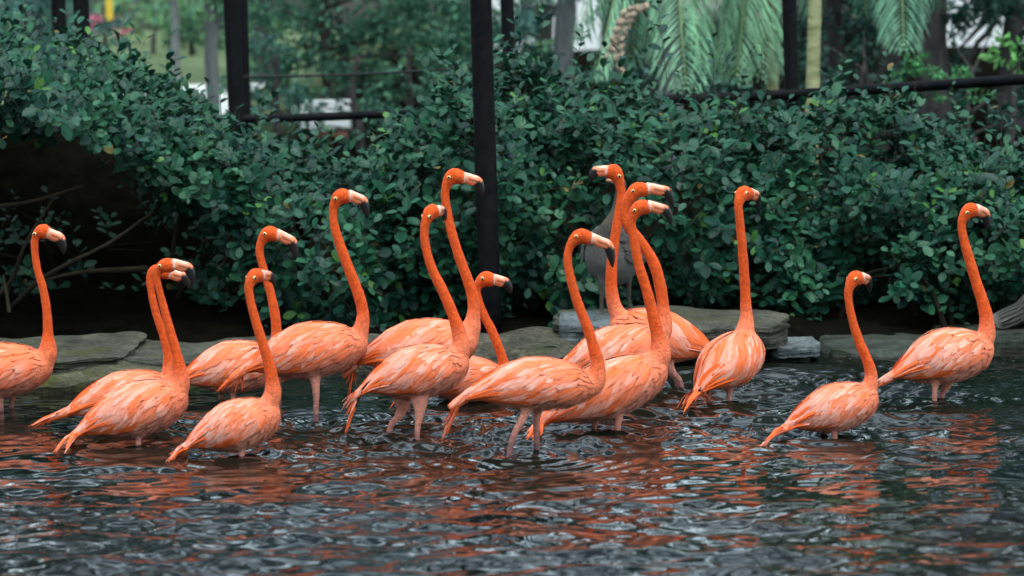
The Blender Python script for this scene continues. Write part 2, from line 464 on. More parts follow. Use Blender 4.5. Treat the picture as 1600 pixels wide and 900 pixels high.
# ------------------------------------------------------------------ birds: data traced from the photo, in photo pixels
# wl: waterline (x,y) | R rump, B breast | kt,kb body depth | neck: (x, y, full width) | bill base, bend, tip | legs
BIRDS = [
    dict(label='flamingo cut by the left edge, upright neck before the mossy slab', pale=.1, wl=(30, 640), R=(-105, 602), B=(84, 568),
         kt=.25, kb=.20, neck=[(72, 556, 26), (75, 525, 19), (73, 485, 15), (67, 450, 14), (58, 419, 13), (54, 385, 13), (57, 368, 15)],
         head=(67, 362), bill=[(77, 365), (93, 372), (99, 394)], legs=[[(-5, 600), (2, 637)], [(25, 600), (18, 637)]], tail=[(-150, 650), (-160, 640)]),
    dict(label='paler flamingo mostly hidden behind its twin at left, head overlapped, orange tail low over water', pale=.6, wl=(190, 668), R=(112, 642), B=(278, 600),
         kt=.235, kb=.2, neck=[(262, 596, 26), (263, 561, 17), (256, 526, 15), (244, 490, 14), (236, 454, 13), (235, 432, 14), (240, 422, 16)],
         head=(254, 424), bill=[(268, 428), (288, 434), (294, 448)], legs=[], tail=[(47, 670), (60, 668), (75, 660)]),
    dict(label='pale pink flamingo of the left pair, nearer one, forked orange tail', pale=.9, wl=(210, 692), R=(130, 672), B=(293, 612),
         kt=.255, kb=.24, neck=[(281, 600, 28), (278, 561, 18), (267, 521, 16), (256, 481, 14), (247, 446, 13), (244, 430, 14), (249, 420, 17)],
         head=(259, 416), bill=[(274, 413), (294, 419), (300, 440)], legs=[[(222, 675), (216, 694)]], tail=[(82, 712), (98, 714), (88, 706), (104, 706)]),
    dict(label='pink flamingo behind the large orange one, head in front of dark leaves, body partly hidden', pale=.75, wl=(360, 624), R=(286, 592), B=(442, 560),
         kt=.27, kb=.24, neck=[(430, 552, 26), (432, 520, 18), (430, 494, 17), (423, 459, 15), (414, 428, 14), (406, 397, 14), (408, 379, 15)],
         head=(420, 366), bill=[(436, 367), (456, 378), (461, 402)], legs=[], tail=[(262, 618), (270, 622)]),
    dict(label='pale flamingo sitting low in front, head turned away, left of centre', pale=1., wl=(370, 712), R=(298, 694), B=(437, 638),
         kt=.27, kb=.26, neck=[(425, 620, 30), (425, 592, 22), (419, 565, 19), (410, 535, 17), (400, 503, 16), (391, 468, 15), (389, 446, 16)],
         head=(399, 432), hy=.035, bill=[(410, 430), (422, 432), (429, 444)], by=.06, legs=[[(385, 690), (378, 712)]], tail=[(260, 726), (268, 722), (263, 718)]),
    dict(label='large orange flamingo with tall S neck, drooping orange tail and one leg showing', pale=.3, wl=(494, 655), R=(390, 574), B=(575, 532),
         kt=.255, kb=.2, neck=[(556, 532, 30), (565, 510, 25), (567, 488, 20), (561, 462, 19), (547, 425, 18), (532, 385, 17), (522, 350, 15), (521, 325, 15)],
         head=(532, 308), bill=[(549, 306), (566, 314), (573, 336)], legs=[[(492, 590), (494, 612), (494, 656)], [(448, 588), (436, 606)]], black=1,
         tail=[(337, 614), (345, 612), (366, 613), (380, 610), (352, 606)]),
    dict(label='tallest central flamingo, head raised beside the thick black post', pale=.35, wl=(660, 648), R=(562, 562), B=(748, 526),
         kt=.235, kb=.22, neck=[(733, 518, 30), (740, 490, 22), (739, 465, 20), (730, 435, 18), (717, 400, 17), (705, 360, 16), (697, 320, 15), (696, 295, 15)],
         head=(708, 276), bill=[(728, 278), (746, 284), (752, 304)], legs=[], tail=[(540, 602), (545, 618), (555, 600), (541, 590)]),
    dict(label='pink flamingo with neck leaning forward and face turned away, black feather in drooping tail', pale=.85, wl=(652, 682), R=(572, 606), B=(733, 560),
         kt=.26, kb=.24, neck=[(719, 545, 30), (717, 520, 24), (707, 490, 19), (692, 455, 18), (675, 420, 16), (665, 385, 15), (663, 358, 15), (666, 345, 17)],
         head=(674, 332), hy=.03, bill=[(684, 329), (692, 330), (696, 342)], by=.09, black=2,
         legs=[[(656, 640), (652, 684)], [(628, 640), (607, 682)]], tail=[(537, 684), (541, 672), (536, 640), (540, 650), (534, 632)]),
    dict(label='smaller flamingo at centre with low neck and head before the post foot', pale=.6, wl=(740, 628), R=(650, 602), B=(803, 598),
         kt=.29, kb=.18, neck=[(792, 596, 26), (786, 563, 17), (770, 520, 16), (755, 490, 15), (746, 462, 14), (746, 448, 15)],
         head=(758, 437), bill=[(774, 437), (790, 442), (797, 456)], legs=[], tail=[(610, 640), (620, 642)]),
    dict(label='front central flamingo standing on two pink legs, neck in a deep S, bill pointing down', pale=.75, wl=(820, 708), R=(735, 616), B=(937, 602),
         kt=.25, kb=.16, neck=[(926, 600, 32), (934, 572, 25), (929, 548, 20), (918, 512, 18), (904, 477, 17), (893, 441, 16), (887, 410, 15), (890, 386, 15)],
         head=(906, 370), bill=[(927, 373), (950, 384), (956, 413)], black=1,
         legs=[[(826, 634), (816, 655), (796, 710)], [(842, 634), (838, 655), (839, 710)]], tail=[(689, 690), (690, 668), (695, 676), (700, 664), (692, 684)]),
    dict(label='front flamingo of the right-centre cluster, orange folded tail reaching the water', pale=.45, wl=(960, 674), R=(855, 652), B=(1042, 566),
         kt=.215, kb=.22, neck=[(1030, 556, 32), (1028, 528, 24), (1021, 496, 20), (1011, 455, 18), (998, 413, 17), (990, 371, 16), (986, 345, 16)],
         head=(999, 326), bill=[(1017, 322), (1040, 329), (1047, 347)], black=1,
         legs=[[(968, 640), (965, 678)], [(935, 645), (928, 676)]], tail=[(822, 690), (830, 692), (845, 686), (828, 684)]),
    dict(label='flamingo behind the cluster front bird, highest bill pointing right, thick curved neck', pale=.65, wl=(950, 642), R=(872, 584), B=(1046, 524),
         kt=.24, kb=.24, neck=[(1034, 515, 32), (1036, 481, 21), (1031, 444, 20), (1020, 408, 19), (998, 374, 18), (979, 348, 18), (977, 322, 17)],
         head=(994, 299), bill=[(1015, 294), (1042, 300), (1050, 321)], legs=[], tail=[(850, 620), (858, 618)]),
    dict(label='flamingo facing left, bill pointing left, before the grey goose', pale=.15, wl=(1050, 608), R=(1110, 548), B=(953, 500), flip=1,
         kt=.235, kb=.27, neck=[(972, 500, 32), (960, 478, 24), (955, 445, 20), (957, 400, 18), (964, 350, 16), (970, 312, 15), (969, 290, 16)],
         head=(960, 270), bill=[(946, 267), (931, 268), (925, 282)], legs=[[(1045, 560), (1050, 580), (1066, 610)], [(1040, 560), (1046, 580), (1060, 608)]], tail=[(1135, 590), (1140, 580)]),
    dict(label='flamingo seen from behind with straight upright neck and black feather by its tail', pale=.55, wl=(1135, 630), R=(1092, 604), B=(1176, 520), yaw=40,
         kt=.23, kb=.34, wk=1.2, neck=[(1163, 522, 34), (1166, 500, 24), (1165, 470, 18), (1163, 430, 17), (1160, 390, 16), (1156, 346, 15), (1154, 320, 15)],
         head=(1161, 304), hy=.02, bill=[(1173, 302), (1183, 307), (1186, 326)], by=.05, black=2,
         legs=[[(1144, 588), (1139, 632)], [(1115, 595), (1107, 620)]], tail=[(1059, 644), (1070, 650), (1068, 630), (1100, 628), (1112, 628)]),
    dict(label='pale flamingo sitting low in water at front right, orange tail trailing left', pale=1., wl=(1310, 680), R=(1236, 664), B=(1372, 614),
         kt=.27, kb=.25, neck=[(1358, 605, 28), (1361, 585, 21), (1355, 563, 18), (1344, 538, 17), (1334, 508, 15), (1327, 477, 14), (1326, 453, 15)],
         head=(1336, 436), hy=.03, bill=[(1347, 434), (1356, 438), (1359, 454)], by=.06, legs=[], tail=[(1189, 700), (1194, 697), (1200, 690)]),
    dict(label='rightmost pale flamingo standing tall beside the submerged rock', pale=.95, wl=(1465, 627), R=(1400, 586), B=(1553, 540),
         kt=.31, kb=.23, neck=[(1539, 528, 32), (1542, 505, 25), (1537, 477, 20), (1525, 440, 18), (1514, 403, 17), (1505, 370, 15), (1503, 346, 15)],
         head=(1515, 330), hy=.015, bill=[(1528, 328), (1539, 334), (1543, 356)], by=.03,
         legs=[[(1462, 595), (1460, 624)], [(1482, 595), (1470, 630)]], tail=[(1372, 606), (1374, 602), (1380, 598)]),
]

TU = [-.3, -.1, 0, .06, .13, .27, .45, .6, .75, .87, .95, .985, 1]
TT = [.04, .09, .13, .27, .45, .80, 1, .95, .78, .55, .34, .18, .03]
TB = [.04, .09, .11, .24, .40, .70, 1, 1.02, .95, .78, .50, .27, .03]
TW = [.03, .08, .12, .25, .42, .74, 1, 1, .92, .72, .46, .25, .03]


def lin(c):
    return np.array([(x / 255.0) ** 2.2 for x in c])


ORANGE, DEEP, PINK, PALE, BLACK = (np.array(c) for c in
    ((.83, .142, .026), (.65, .072, .011), (.84, .315, .22), (.87, .45, .36), (.008, .008, .009)))
LEGC = np.array((.24, .11, .115))


class Body:
    """analytic trunk surface between rump R and breast B, used for the mesh and for laying feathers"""
    def __init__(s, Rp, Bp, up_hint, kt, kb, kw):
        s.R, s.B = Rp, Bp
        s.L = np.linalg.norm(Bp - Rp)
        s.ax = unit(Bp - Rp)
        s.up = unit(up_hint - s.ax * (up_hint @ s.ax))
        s.lat = np.cross(s.ax, s.up)
        s.kt, s.kb, s.kw = kt, kb, kw
        s.tdir = -s.ax

    def pt(s, u, ph, side=1):
        u = np.asarray(u, float); ph = np.asarray(ph, float)
        a = s.kt * s.L * np.interp(u, TU, TT); b = s.kb * s.L * np.interp(u, TU, TB); wd = s.kw * s.L * np.interp(u, TU, TW)
        hh, sh = (a + b) / 2, (a - b) / 2
        return (s.R + s.ax * (np.maximum(u, 0) * s.L)[..., None] + s.tdir * (np.maximum(-u, 0) * s.L)[..., None] + s.up * (sh + hh * np.cos(ph))[..., None]
                + s.lat * (side * wd * np.sin(ph))[..., None])

    def nrm(s, u, ph, side=1):
        e = 1e-3
        du = s.pt(u + e, ph, side) - s.pt(u - e, ph, side); dp = s.pt(u, ph + e, side) - s.pt(u, ph - e, side)
        n = np.cross(du, dp) * side
        n = unit(n)
        uq = np.asarray(u, float)
        c = s.pt(u, ph, side) - (s.R + s.ax * (np.maximum(uq, 0) * s.L)[..., None] + s.tdir * (np.maximum(-uq, 0) * s.L)[..., None])
        sg = np.sign(np.sum(n * c, -1, keepdims=True)); sg[sg == 0] = 1
        return n * sg


BL_S = np.array([-1.0, 0.0, 1.0])


def blade(g, path, nrm, width, colfn, dome=0.0015, tipround=0.5):
    """one feather: path (k,3), normals (k,3); outline widens then closes to a rounded or pointed tip"""
    k = len(path)
    tt = np.linspace(0, 1, k)
    tan = unit(np.gradient(path, axis=0))
    sd_ = unit(np.cross(nrm, tan))
    if tipround > 0:
        wd = width * (0.45 + 0.55 * np.minimum(tt / 0.5, 1)) * np.sqrt(np.clip(1 - np.clip((tt - tipround) / (1.0 - tipround), 0, 1) ** 2.2, 0, 1))
    else:
        wd = width * (0.5 + 0.5 * np.minimum(tt / 0.3, 1)) * np.clip(1 - tt, 0, 1) ** 0.75
    wd = np.maximum(wd, width * 0.04)
    V = path[:, None] + sd_[:, None] * (BL_S[None, :, None] * wd[:, None, None] * 0.5) + nrm[:, None] * ((1 - np.abs(BL_S))[None, :, None] * dome)
    uvv = np.stack(np.broadcast_arrays(tt[:, None] * 1.0, (BL_S * 0.5 + 0.5)[None]), -1) + rng.random(2) * 7
    c = np.repeat(colfn(tt), 3, 0)
    i = np.arange(k - 1)[:, None] * 3; j = np.arange(2)[None]
    q = np.stack([i + j, i + j + 1, i + 3 + j + 1, i + 3 + j], -1).reshape(-1, 4)
    g.add(V.reshape(-1, 3), q, None, c, uvv.reshape(-1, 2))


def voxel_body(parts, voxel, smooth):
    g = Geo()
    for V, Q, T in parts:
        g.add(V, Q, T)
    tmp = g.build('tmp', M['plumage'])
    rm = tmp.modifiers.new('r', 'REMESH'); rm.mode = 'VOXEL'; rm.voxel_size = voxel; rm.use_smooth_shade = True
    sm = tmp.modifiers.new('s', 'SMOOTH'); sm.factor = 0.5; sm.iterations = smooth
    dg = bpy.context.evaluated_depsgraph_get()
    me = bpy.data.meshes.new_from_object(tmp.evaluated_get(dg))
    bpy.data.objects.remove(tmp)
    return me


def mesh_co(me):
    a_ = np.empty(len(me.vertices) * 3, np.float32); me.vertices.foreach_get('co', a_)
    return a_.reshape(-1, 3).astype(float)


def finish_body(me, name, root, loc, col, material):
    V = mesh_co(me) - loc
    me.vertices.foreach_set('co', V.astype(np.float32).ravel())
    for at_ in list(me.attributes):
        if at_.name == 'col': me.attributes.remove(at_)
    at_ = me.attributes.new('col', 'FLOAT_COLOR', 'POINT')
    at_.data.foreach_set('color', np.concatenate([col, np.ones((len(col), 1))], 1).astype(np.float32).ravel())
    me.polygons.foreach_set('use_smooth', np.ones(len(me.polygons), bool))
    me.materials.clear(); me.materials.append(material)
    me.name = name
    me.update()
    o = bpy.data.objects.new(name, me)
    C.objects.link(o); o.parent = root
    return o


def body_tube(bd, n=24, m=26):
    us = np.concatenate([np.linspace(0, .9, m - 8), np.linspace(.92, 1, 8)])
    ph = np.arange(n) / n * 2 * math.pi
    U, Ph = np.meshgrid(us, ph, indexing='ij')
    V = bd.pt(U, Ph).reshape(-1, 3)
    k = len(us)
    i = np.arange(k - 1)[:, None] * n; j = np.arange(n)[None]; j2 = (j + 1) % n
    Q = np.stack([i + j, i + j2, i + n + j2, i + n + j], -1).reshape(-1, 4)
    V = np.concatenate([V, [bd.R], [bd.B]])
    T = []
    for jj in range(n):
        T.append((k * n, (jj + 1) % n, jj)); T.append((k * n + 1, (k - 1) * n + jj, (k - 1) * n + (jj + 1) % n))
    return V, Q, np.array(T)


def make_bill(root, base, bend, tip, lat, s, loc, hb=10.0):
    """down-bent bill: pale base, rosy middle, black tip, dark gape line"""
    p0 = base - unit(bend - base) * 6 * s
    P = resample([p0, base, base + (bend - base) * 0.55, bend, bend + (tip - bend) * 0.45 + unit(bend - base) * 2.0 * s, tip], 18)
    hh = np.interp(np.linspace(0, 1, 18), [0, .15, .35, .55, .75, .9, 1], [hb * .85, hb * .92, hb * .92, hb * .86, hb * .68, hb * .40, .8]) * s
    n = 16
    V, Q, T = tube_geo(P, hh, n, lat, np.interp(np.linspace(0, 1, 18), [0, .2, .6, 1], [.72, .6, .55, .5]))
    tt = np.repeat(np.linspace(0, 1, 18), n)
    an = np.tile(np.arange(n) / n * 2 * math.pi, 18)
    up = np.sin(an)
    sgn = np.sign(np.cross(unit(bend - base), lat)[2])
    up = up * sgn
    base_c, mid_c = np.array((.76, .46, .36)), np.array((.78, .22, .10))
    c = base_c + (mid_c - base_c) * np.clip((tt - .07) / .09, 0, 1)[:, None]
    c = np.where(((up > .6) & (tt > .15) & (tt < .46))[:, None], np.array((.70, .38, .28)), c)
    c = np.where(((up > -.08) & (up < .12) & (tt > .22) & (tt < .7))[:, None], c * .25, c)
    c = np.where((tt > .50 + .05 * up)[:, None], BLACK, c)
    c = np.concatenate([c, base_c[None], BLACK[None]])
    g = Geo(); g.add(V, Q, T, c)
    return g.build('bill', M['bill'], root, loc)


def make_eye(root, p, lat, r, loc):
    g = Geo()
    nu, nv = 10, 12
    axv = unit(lat); a_ = unit(np.cross(axv, [0, 0, 1.0])); b_ = np.cross(axv, a_)
    V = []
    for i in range(nu):
        th = math.pi * i / (nu - 1)
        for j in range(nv):
            ph = 2 * math.pi * j / nv
            V.append(p + r * (axv * math.cos(th) + (a_ * math.cos(ph) + b_ * math.sin(ph)) * math.sin(th)))
    i = np.arange(nu - 1)[:, None] * nv; j = np.arange(nv)[None]; j2 = (j + 1) % nv
    g.add(np.array(V), np.stack([i + j, i + j2, i + nv + j2, i + nv + j], -1).reshape(-1, 4))
    o = g.build('eye', M['eye_ring'], root, loc)
    o.data.materials.append(M['pupil'])
    for k, f in enumerate(o.data.polygons):
        if k < 2 * nv: f.material_index = 1
    return o


def lay_wing(bd, side, pale, s, pal, rows=16, lenk=1.0):
    """shingled feathers of one folded wing, following the trunk surface"""
    g = Geo()
    L = bd.L
    O, D_, P_, W_ = pal
    sd0 = random.uniform(0, 6)
    for ir in range(rows):
        fr = ir / (rows - 1)                     # 0 at the rump end .. 1 at the shoulder
        u_row = 0.16 + 0.68 * fr
        nph = int(12 + 3 * math.sin(math.pi * min(1, u_row)))
        for ip in range(nph):
            ph0 = R(4) + R(100) * (ip + random.uniform(.1, .9)) / nph
            u1 = u_row + random.uniform(-.03, .03)
            small = np.interp(fr, [.6, 1], [1, .55])
            ln = L * random.uniform(.28, .42) * small * lenk
            wd = L * random.uniform(.040, .060) * np.interp(fr, [.6, 1], [1, .85])
            a_ = R(np.interp(math.degrees(ph0), [5, 45, 80, 110], [16, 46, 40, 18]) + random.uniform(-6, 6)) * np.interp(fr, [0, .5], [.6, 1])
            tt = np.linspace(0, 1, 7)
            rl = max(.3 * L * bd.kt / .25 * .7, 0.04)
            uu = np.maximum(u1 - ln * math.cos(a_) / L * tt, -.20 * tt)
            pp = np.minimum(ph0 + ln * math.sin(a_) / rl * tt * (1 - .25 * tt), R(126))
            nn = bd.nrm(uu, pp, side)
            lift = L * (.010 + random.uniform(.008, .016) * tt * min(1, ph0 / .6) + .003 * random.random())
            path = bd.pt(uu, pp, side) + nn * lift[:, None]
            phd = math.degrees(ph0)
            r1 = .5 + .5 * math.sin(ph0 * 9 + u1 * 14 + sd0) * .75 + random.uniform(-.16, .16)
            low = phd > 84 and fr < .8
            if low:
                tip = D_ if r1 < .35 else O
                rootc = D_
            elif r1 < .25 + .6 * pale:
                tip = P_ + (W_ - P_) * random.uniform(0, .5 + .6 * pale)
                rootc = O + (P_ - O) * random.uniform(.1, .4 + .6 * pale)
            else:
                tip = O + (P_ - O) * random.uniform(.1, .6)
                rootc = O
            if fr > .7 and random.random() < .55:
                tip = P_ + (O - P_) * random.uniform(.2, .8); rootc = O + (P_ - O) * .25
            jit = np.array([random.uniform(.92, 1.05)] * 3)
            blade(g, path, nn, wd, lambda q: (rootc + (tip - rootc) * np.clip((q * 1.25) ** 1.3, 0, 1)[:, None]) * jit, L * .004, .42)
    return g


def make_flamingo(k, b):
    bw = on_z(*b['wl'])
    Y0 = bw[1]
    s = Y0 / FPX
    yaw = math.tan(R(b.get('yaw', 0)))
    xref = (b['R'][0] + b['B'][0]) / 2

    def W(px, py, dy=0.0):
        return at(px, py, Y0 + (px - xref) * s * yaw + dy)
    Rp, Bp = W(*b['R']), W(*b['B'])
    pz = np.array([0, 0, 1.0])
    bd = Body(Rp, Bp, pz, b['kt'], b['kb'], .235 * b.get('wk', 1) * (b['kt'] + b['kb']) / .46)
    loc = np.array([bw[0], Y0, -0.35])
    bd.tdir = unit(unit(W(*np.mean(b['tail'], 0)) - Rp) - bd.ax * .7)
    root = empty('flamingo', loc, b['label'], 'flamingo', 'flamingos wading in the pond')
    # neck + head sweep
    fl = -1.0 if b.get('flip') else 1.0
    hx, hyy = b['head']
    hd, by = b.get('hy', 0), b.get('by', 0)
    nk = [(*W(x, y, 0), w_ * s / 2) for x, y, w_ in b['neck']]
    bb = np.array(b['bill'][0], float); hc = np.array((hx, hyy), float)
    P = [(*(Rp + bd.ax * bd.L * .66 + bd.up * bd.L * .01), bd.L * .15), (*(Rp + bd.ax * bd.L * .80 + bd.up * bd.L * .015), bd.L * .125)] + nk
    P[2] = (*P[2][:3], max(P[2][3], bd.L * .095))
    P.append((*W(hx - 1 * fl, hyy - 1, hd * .4), 12.2 * s))
    P.append((*W(*(hc + (bb - hc) * .55), hd * .8), 11.8 * s))
    P.append((*W(*bb, hd), 9.0 * s))
    P = resample(P, 84)
    P[14:-14, 3] *= 1 + .035 * np.sin(np.arange(len(P) - 28) * 1.1 + k) * np.sin(np.arange(len(P) - 28) * .47 + 2 * k)
    hdir = unit(P[-1, :3] - P[-12, :3])
    lat = unit(np.cross(hdir, pz))
    parts = [body_tube(bd), tube_geo(P[:, :3], P[:, 3], 14)]
    # legs: feathered thigh tapering to a thin shank that goes down to the pond floor
    legpts = []
    for li, lg in enumerate(b['legs'] or [[((b['R'][0] + b['B'][0]) / 2, (b['R'][1] + b['B'][1]) / 2 + 12), ((b['R'][0] + b['B'][0]) / 2, b['wl'][1])],
                                          [((b['R'][0] + b['B'][0]) / 2 - 14, (b['R'][1] + b['B'][1]) / 2 + 12), ((b['R'][0] + b['B'][0]) / 2 - 18, b['wl'][1] - 4)]]):
        off = -.035 if li == 0 else .045
        pts = [W(x, y, off) for x, y in lg]
        hip = pts[0] + np.array([0, 0, .05]); hip[1] = pts[0][1] - off * .2
        foot = pts[-1] + (pts[-1] - pts[0]) * .2; foot[2] = -.35
        if len(pts) == 2:
            mid = pts[0] + (pts[1] - pts[0]) * .35
            seq = [(*hip, .037), (*pts[0], .0225), (*mid, .0155), (*pts[1], .0122), (*foot, .0118)]
        else:
            seq = [(*hip, .037), (*pts[0], .0225), (*pts[1], .0150), (*pts[2], .0122), (*foot, .0118)]
        q = resample(seq, 24)
        q[:, 3] = np.maximum(q[:, 3], .0115)
        parts.append(tube_geo(q[:, :3], q[:, 3], 10))
        legpts.append(q)
    me = voxel_body(parts, .0065, 9)
    V = mesh_co(me)
    # pigment by anatomy
    pale = b['pale']
    u = ((V - Rp) @ bd.ax) / bd.L
    bodyc = PINK + (ORANGE - PINK) * (.30 * (1 - pale) + .25)
    belly = PINK * .9 + PALE * .1
    hgt = ((V - Rp) @ bd.up) / bd.L
    wv = np.clip((hgt + .05) / .15, 0, 1)[:, None]
    col = belly * (1 - wv) + bodyc * wv
    breast = np.clip((u - .72) / .2, 0, 1)[:, None]
    col = col * (1 - breast) + (ORANGE * .62 + PINK * .38) * breast
    dn = np.linalg.norm(V[:, None] - P[None, ::2, :3], axis=2)
    iN = dn.argmin(1); dmin = dn.min(1)
    tN = iN / (dn.shape[1] - 1)
    nk_w = np.clip((tN - .19) / .14, 0, 1) * np.clip(1 - (dmin - P[::2, 3][iN] * 1.15) / .03, 0, 1)
    deepc = DEEP + (ORANGE - DEEP) * (.22 + .35 * pale * 0)
    col = col * (1 - nk_w[:, None]) + deepc * nk_w[:, None]
    # bare pale face in front of the eye
    face = np.clip(1.25 - np.linalg.norm(V - P[-1, :3], axis=1) / (8.5 * s), 0, 1)
    face = np.clip(face * 3, 0, 1)[:, None]
    col = col * (1 - face) + np.array((.80, .58, .48)) * face
    for q in legpts:
        d = np.linalg.norm(V[:, None] - q[None, :, :3], axis=2)
        i = d.argmin(1)
        t_ = i / 23.0
        inside = (d.min(1) < q[i, 3] * 1.5 + .004) & (V[:, 2] < bd.pt(np.clip(u, 0, 1), np.full(len(u), math.pi))[:, 2] + .01)
        wl_ = np.clip((t_ - .16) / .18, 0, 1) * inside
        col = col * (1 - wl_[:, None]) + LEGC * wl_[:, None]
    finish_body(me, 'body', root, loc, col, M['plumage'])
    # wings
    pal = (ORANGE, DEEP + (ORANGE - DEEP) * .4, PINK, PALE)
    for side in (1, -1):
        g = lay_wing(bd, side, pale, s, pal)
        if b.get('black'):
            for q in range(5):
                ph0 = R(96 + 5 * q)
                tt = np.linspace(0, 1, 8)
                uu = .42 - .02 * q - .40 * tt
                pp = np.full(8, ph0) + R(10) * tt
                nn = bd.nrm(uu, pp, side)
                path = bd.pt(uu, pp, side) + nn * (bd.L * (.012 + .012 * tt))[:, None]
                blade(g, path, nn, .03, lambda q_: np.tile(BLACK, (len(q_), 1)), .001, 0)
        g.build('wing', M['feather'], root, loc)
    g = Geo()
    for q in range(420):
        side = 1 if q % 2 else -1
        u1 = random.uniform(.12, .985); ph0 = R(random.uniform(5 if u1 > .82 else 75, 178))
        tt = np.linspace(0, 1, 4); ln = random.uniform(.022, .038)
        uu = u1 - ln / bd.L * tt * .9; pp = ph0 + tt * random.uniform(-.05, .12)
        nn = bd.nrm(np.minimum(uu, .985), pp, side)
        path = bd.pt(np.minimum(uu, .985), pp, side) + nn * (.0005 + .0035 * tt)[:, None]
        lowp = np.clip((math.degrees(ph0) - 70) / 60, 0, 1); br = np.clip((u1 - .68) / .22, 0, 1)
        cc = (bodyc * (1 - lowp) + belly * lowp) * (1 - br) + (ORANGE * .58 + PINK * .42) * br
        cc = cc * random.uniform(.92, 1.07)
        blade(g, path, nn, random.uniform(.010, .016), lambda q_: cc * (.94 + .1 * q_)[:, None], .001, .4)
    g.build('flank_feathers', M['feather'], root, loc)
    # tail and drooping tertials
    g = Geo()
    nt_ = len(b['tail'])
    for q in range(30):
        tx, ty = b['tail'][q % nt_]
        side = random.choice((-1, 1))
        u1 = random.uniform(.12, .34); ph = R(random.uniform(20, 105))
        p0 = bd.pt(u1, ph, side) + bd.nrm(np.array(u1), np.array(ph), side) * .007
        pm = bd.pt(u1 * .5, ph * .95, side) + bd.nrm(np.array(u1 * .5), np.array(ph), side) * .009
        p1 = bd.pt(np.array(-.06), np.array(ph * .9 + .2), side) + bd.lat * side * .004
        sh_ = random.uniform(.62, 1.0) if q >= nt_ else 1.0
        p3 = W(tx, ty, side * random.uniform(0, .05))
        if p3[2] < .0: p3 = on_z(tx, ty, .0)
        p3[2] = max(p3[2], .008)
        p3 = p1 + (p3 - p1) * sh_ + np.array([random.uniform(-1, 1), random.uniform(-1, 1), random.uniform(-1, 1)]) * .007
        p2 = p1 + (p3 - p1) * .5 + np.array([0, 0, .007 + random.uniform(-.006, .008)])
        pth = resample([p0, pm, p1, p2, p3], 13)
        nn = unit(np.cross(np.cross(unit(np.gradient(pth, axis=0)), pz), unit(np.gradient(pth, axis=0)))) + bd.lat * side * 1.2
        nn = unit(nn)
        cc = ORANGE + (DEEP - ORANGE) * random.uniform(0, .6)
        if random.random() < .28 * pale + .05: cc = PINK * 1.0
        wd = random.uniform(.018, .032)
        blade(g, pth, nn, wd, lambda q_: np.tile(cc, (len(q_), 1)) * (1.0), .0015, 0)
    if b.get('black') == 2:
        for q in range(3):
            side = -1 if q % 2 else 1
            p0 = bd.pt(.2, R(60), side); p1 = bd.pt(-.02, R(70), side) + bd.lat * side * .012
            tx, ty = b['tail'][0]
            p3 = p1 + (W(tx, ty) - p1) * (.42 + .05 * q)
            pth = resample([p0, p1, p3], 9)
            blade(g, pth, np.tile(unit(bd.lat * side + pz * .4), (9, 1)), .022, lambda q_: np.tile(BLACK, (len(q_), 1)), .001, 0)
    g.build('tail', M['feather'], root, loc)
    base, bend, tip = (np.array(W(*b['bill'][i], hd + by * (0, .75, 1)[i])) for i in range(3))
    tip = bend + (tip - bend) * 1.18
    make_bill(root, base, bend, tip, lat, s, loc, 9.4)
    ec = P[-8, :3] + unit(np.cross(lat, hdir)) * 3.2 * s
    for sg in (1, -1):
        make_eye(root, ec + lat * sg * (10.0 * s), lat * sg, 2.9 * s, loc)
    return root


for k, b in enumerate(BIRDS):
    make_flamingo(k, b)

# ------------------------------------------------------------------ geese
GREY, GPALE, GDARK = np.array((.05, .046, .042)), np.array((.13, .125, .115)), np.array((.02, .019, .018))


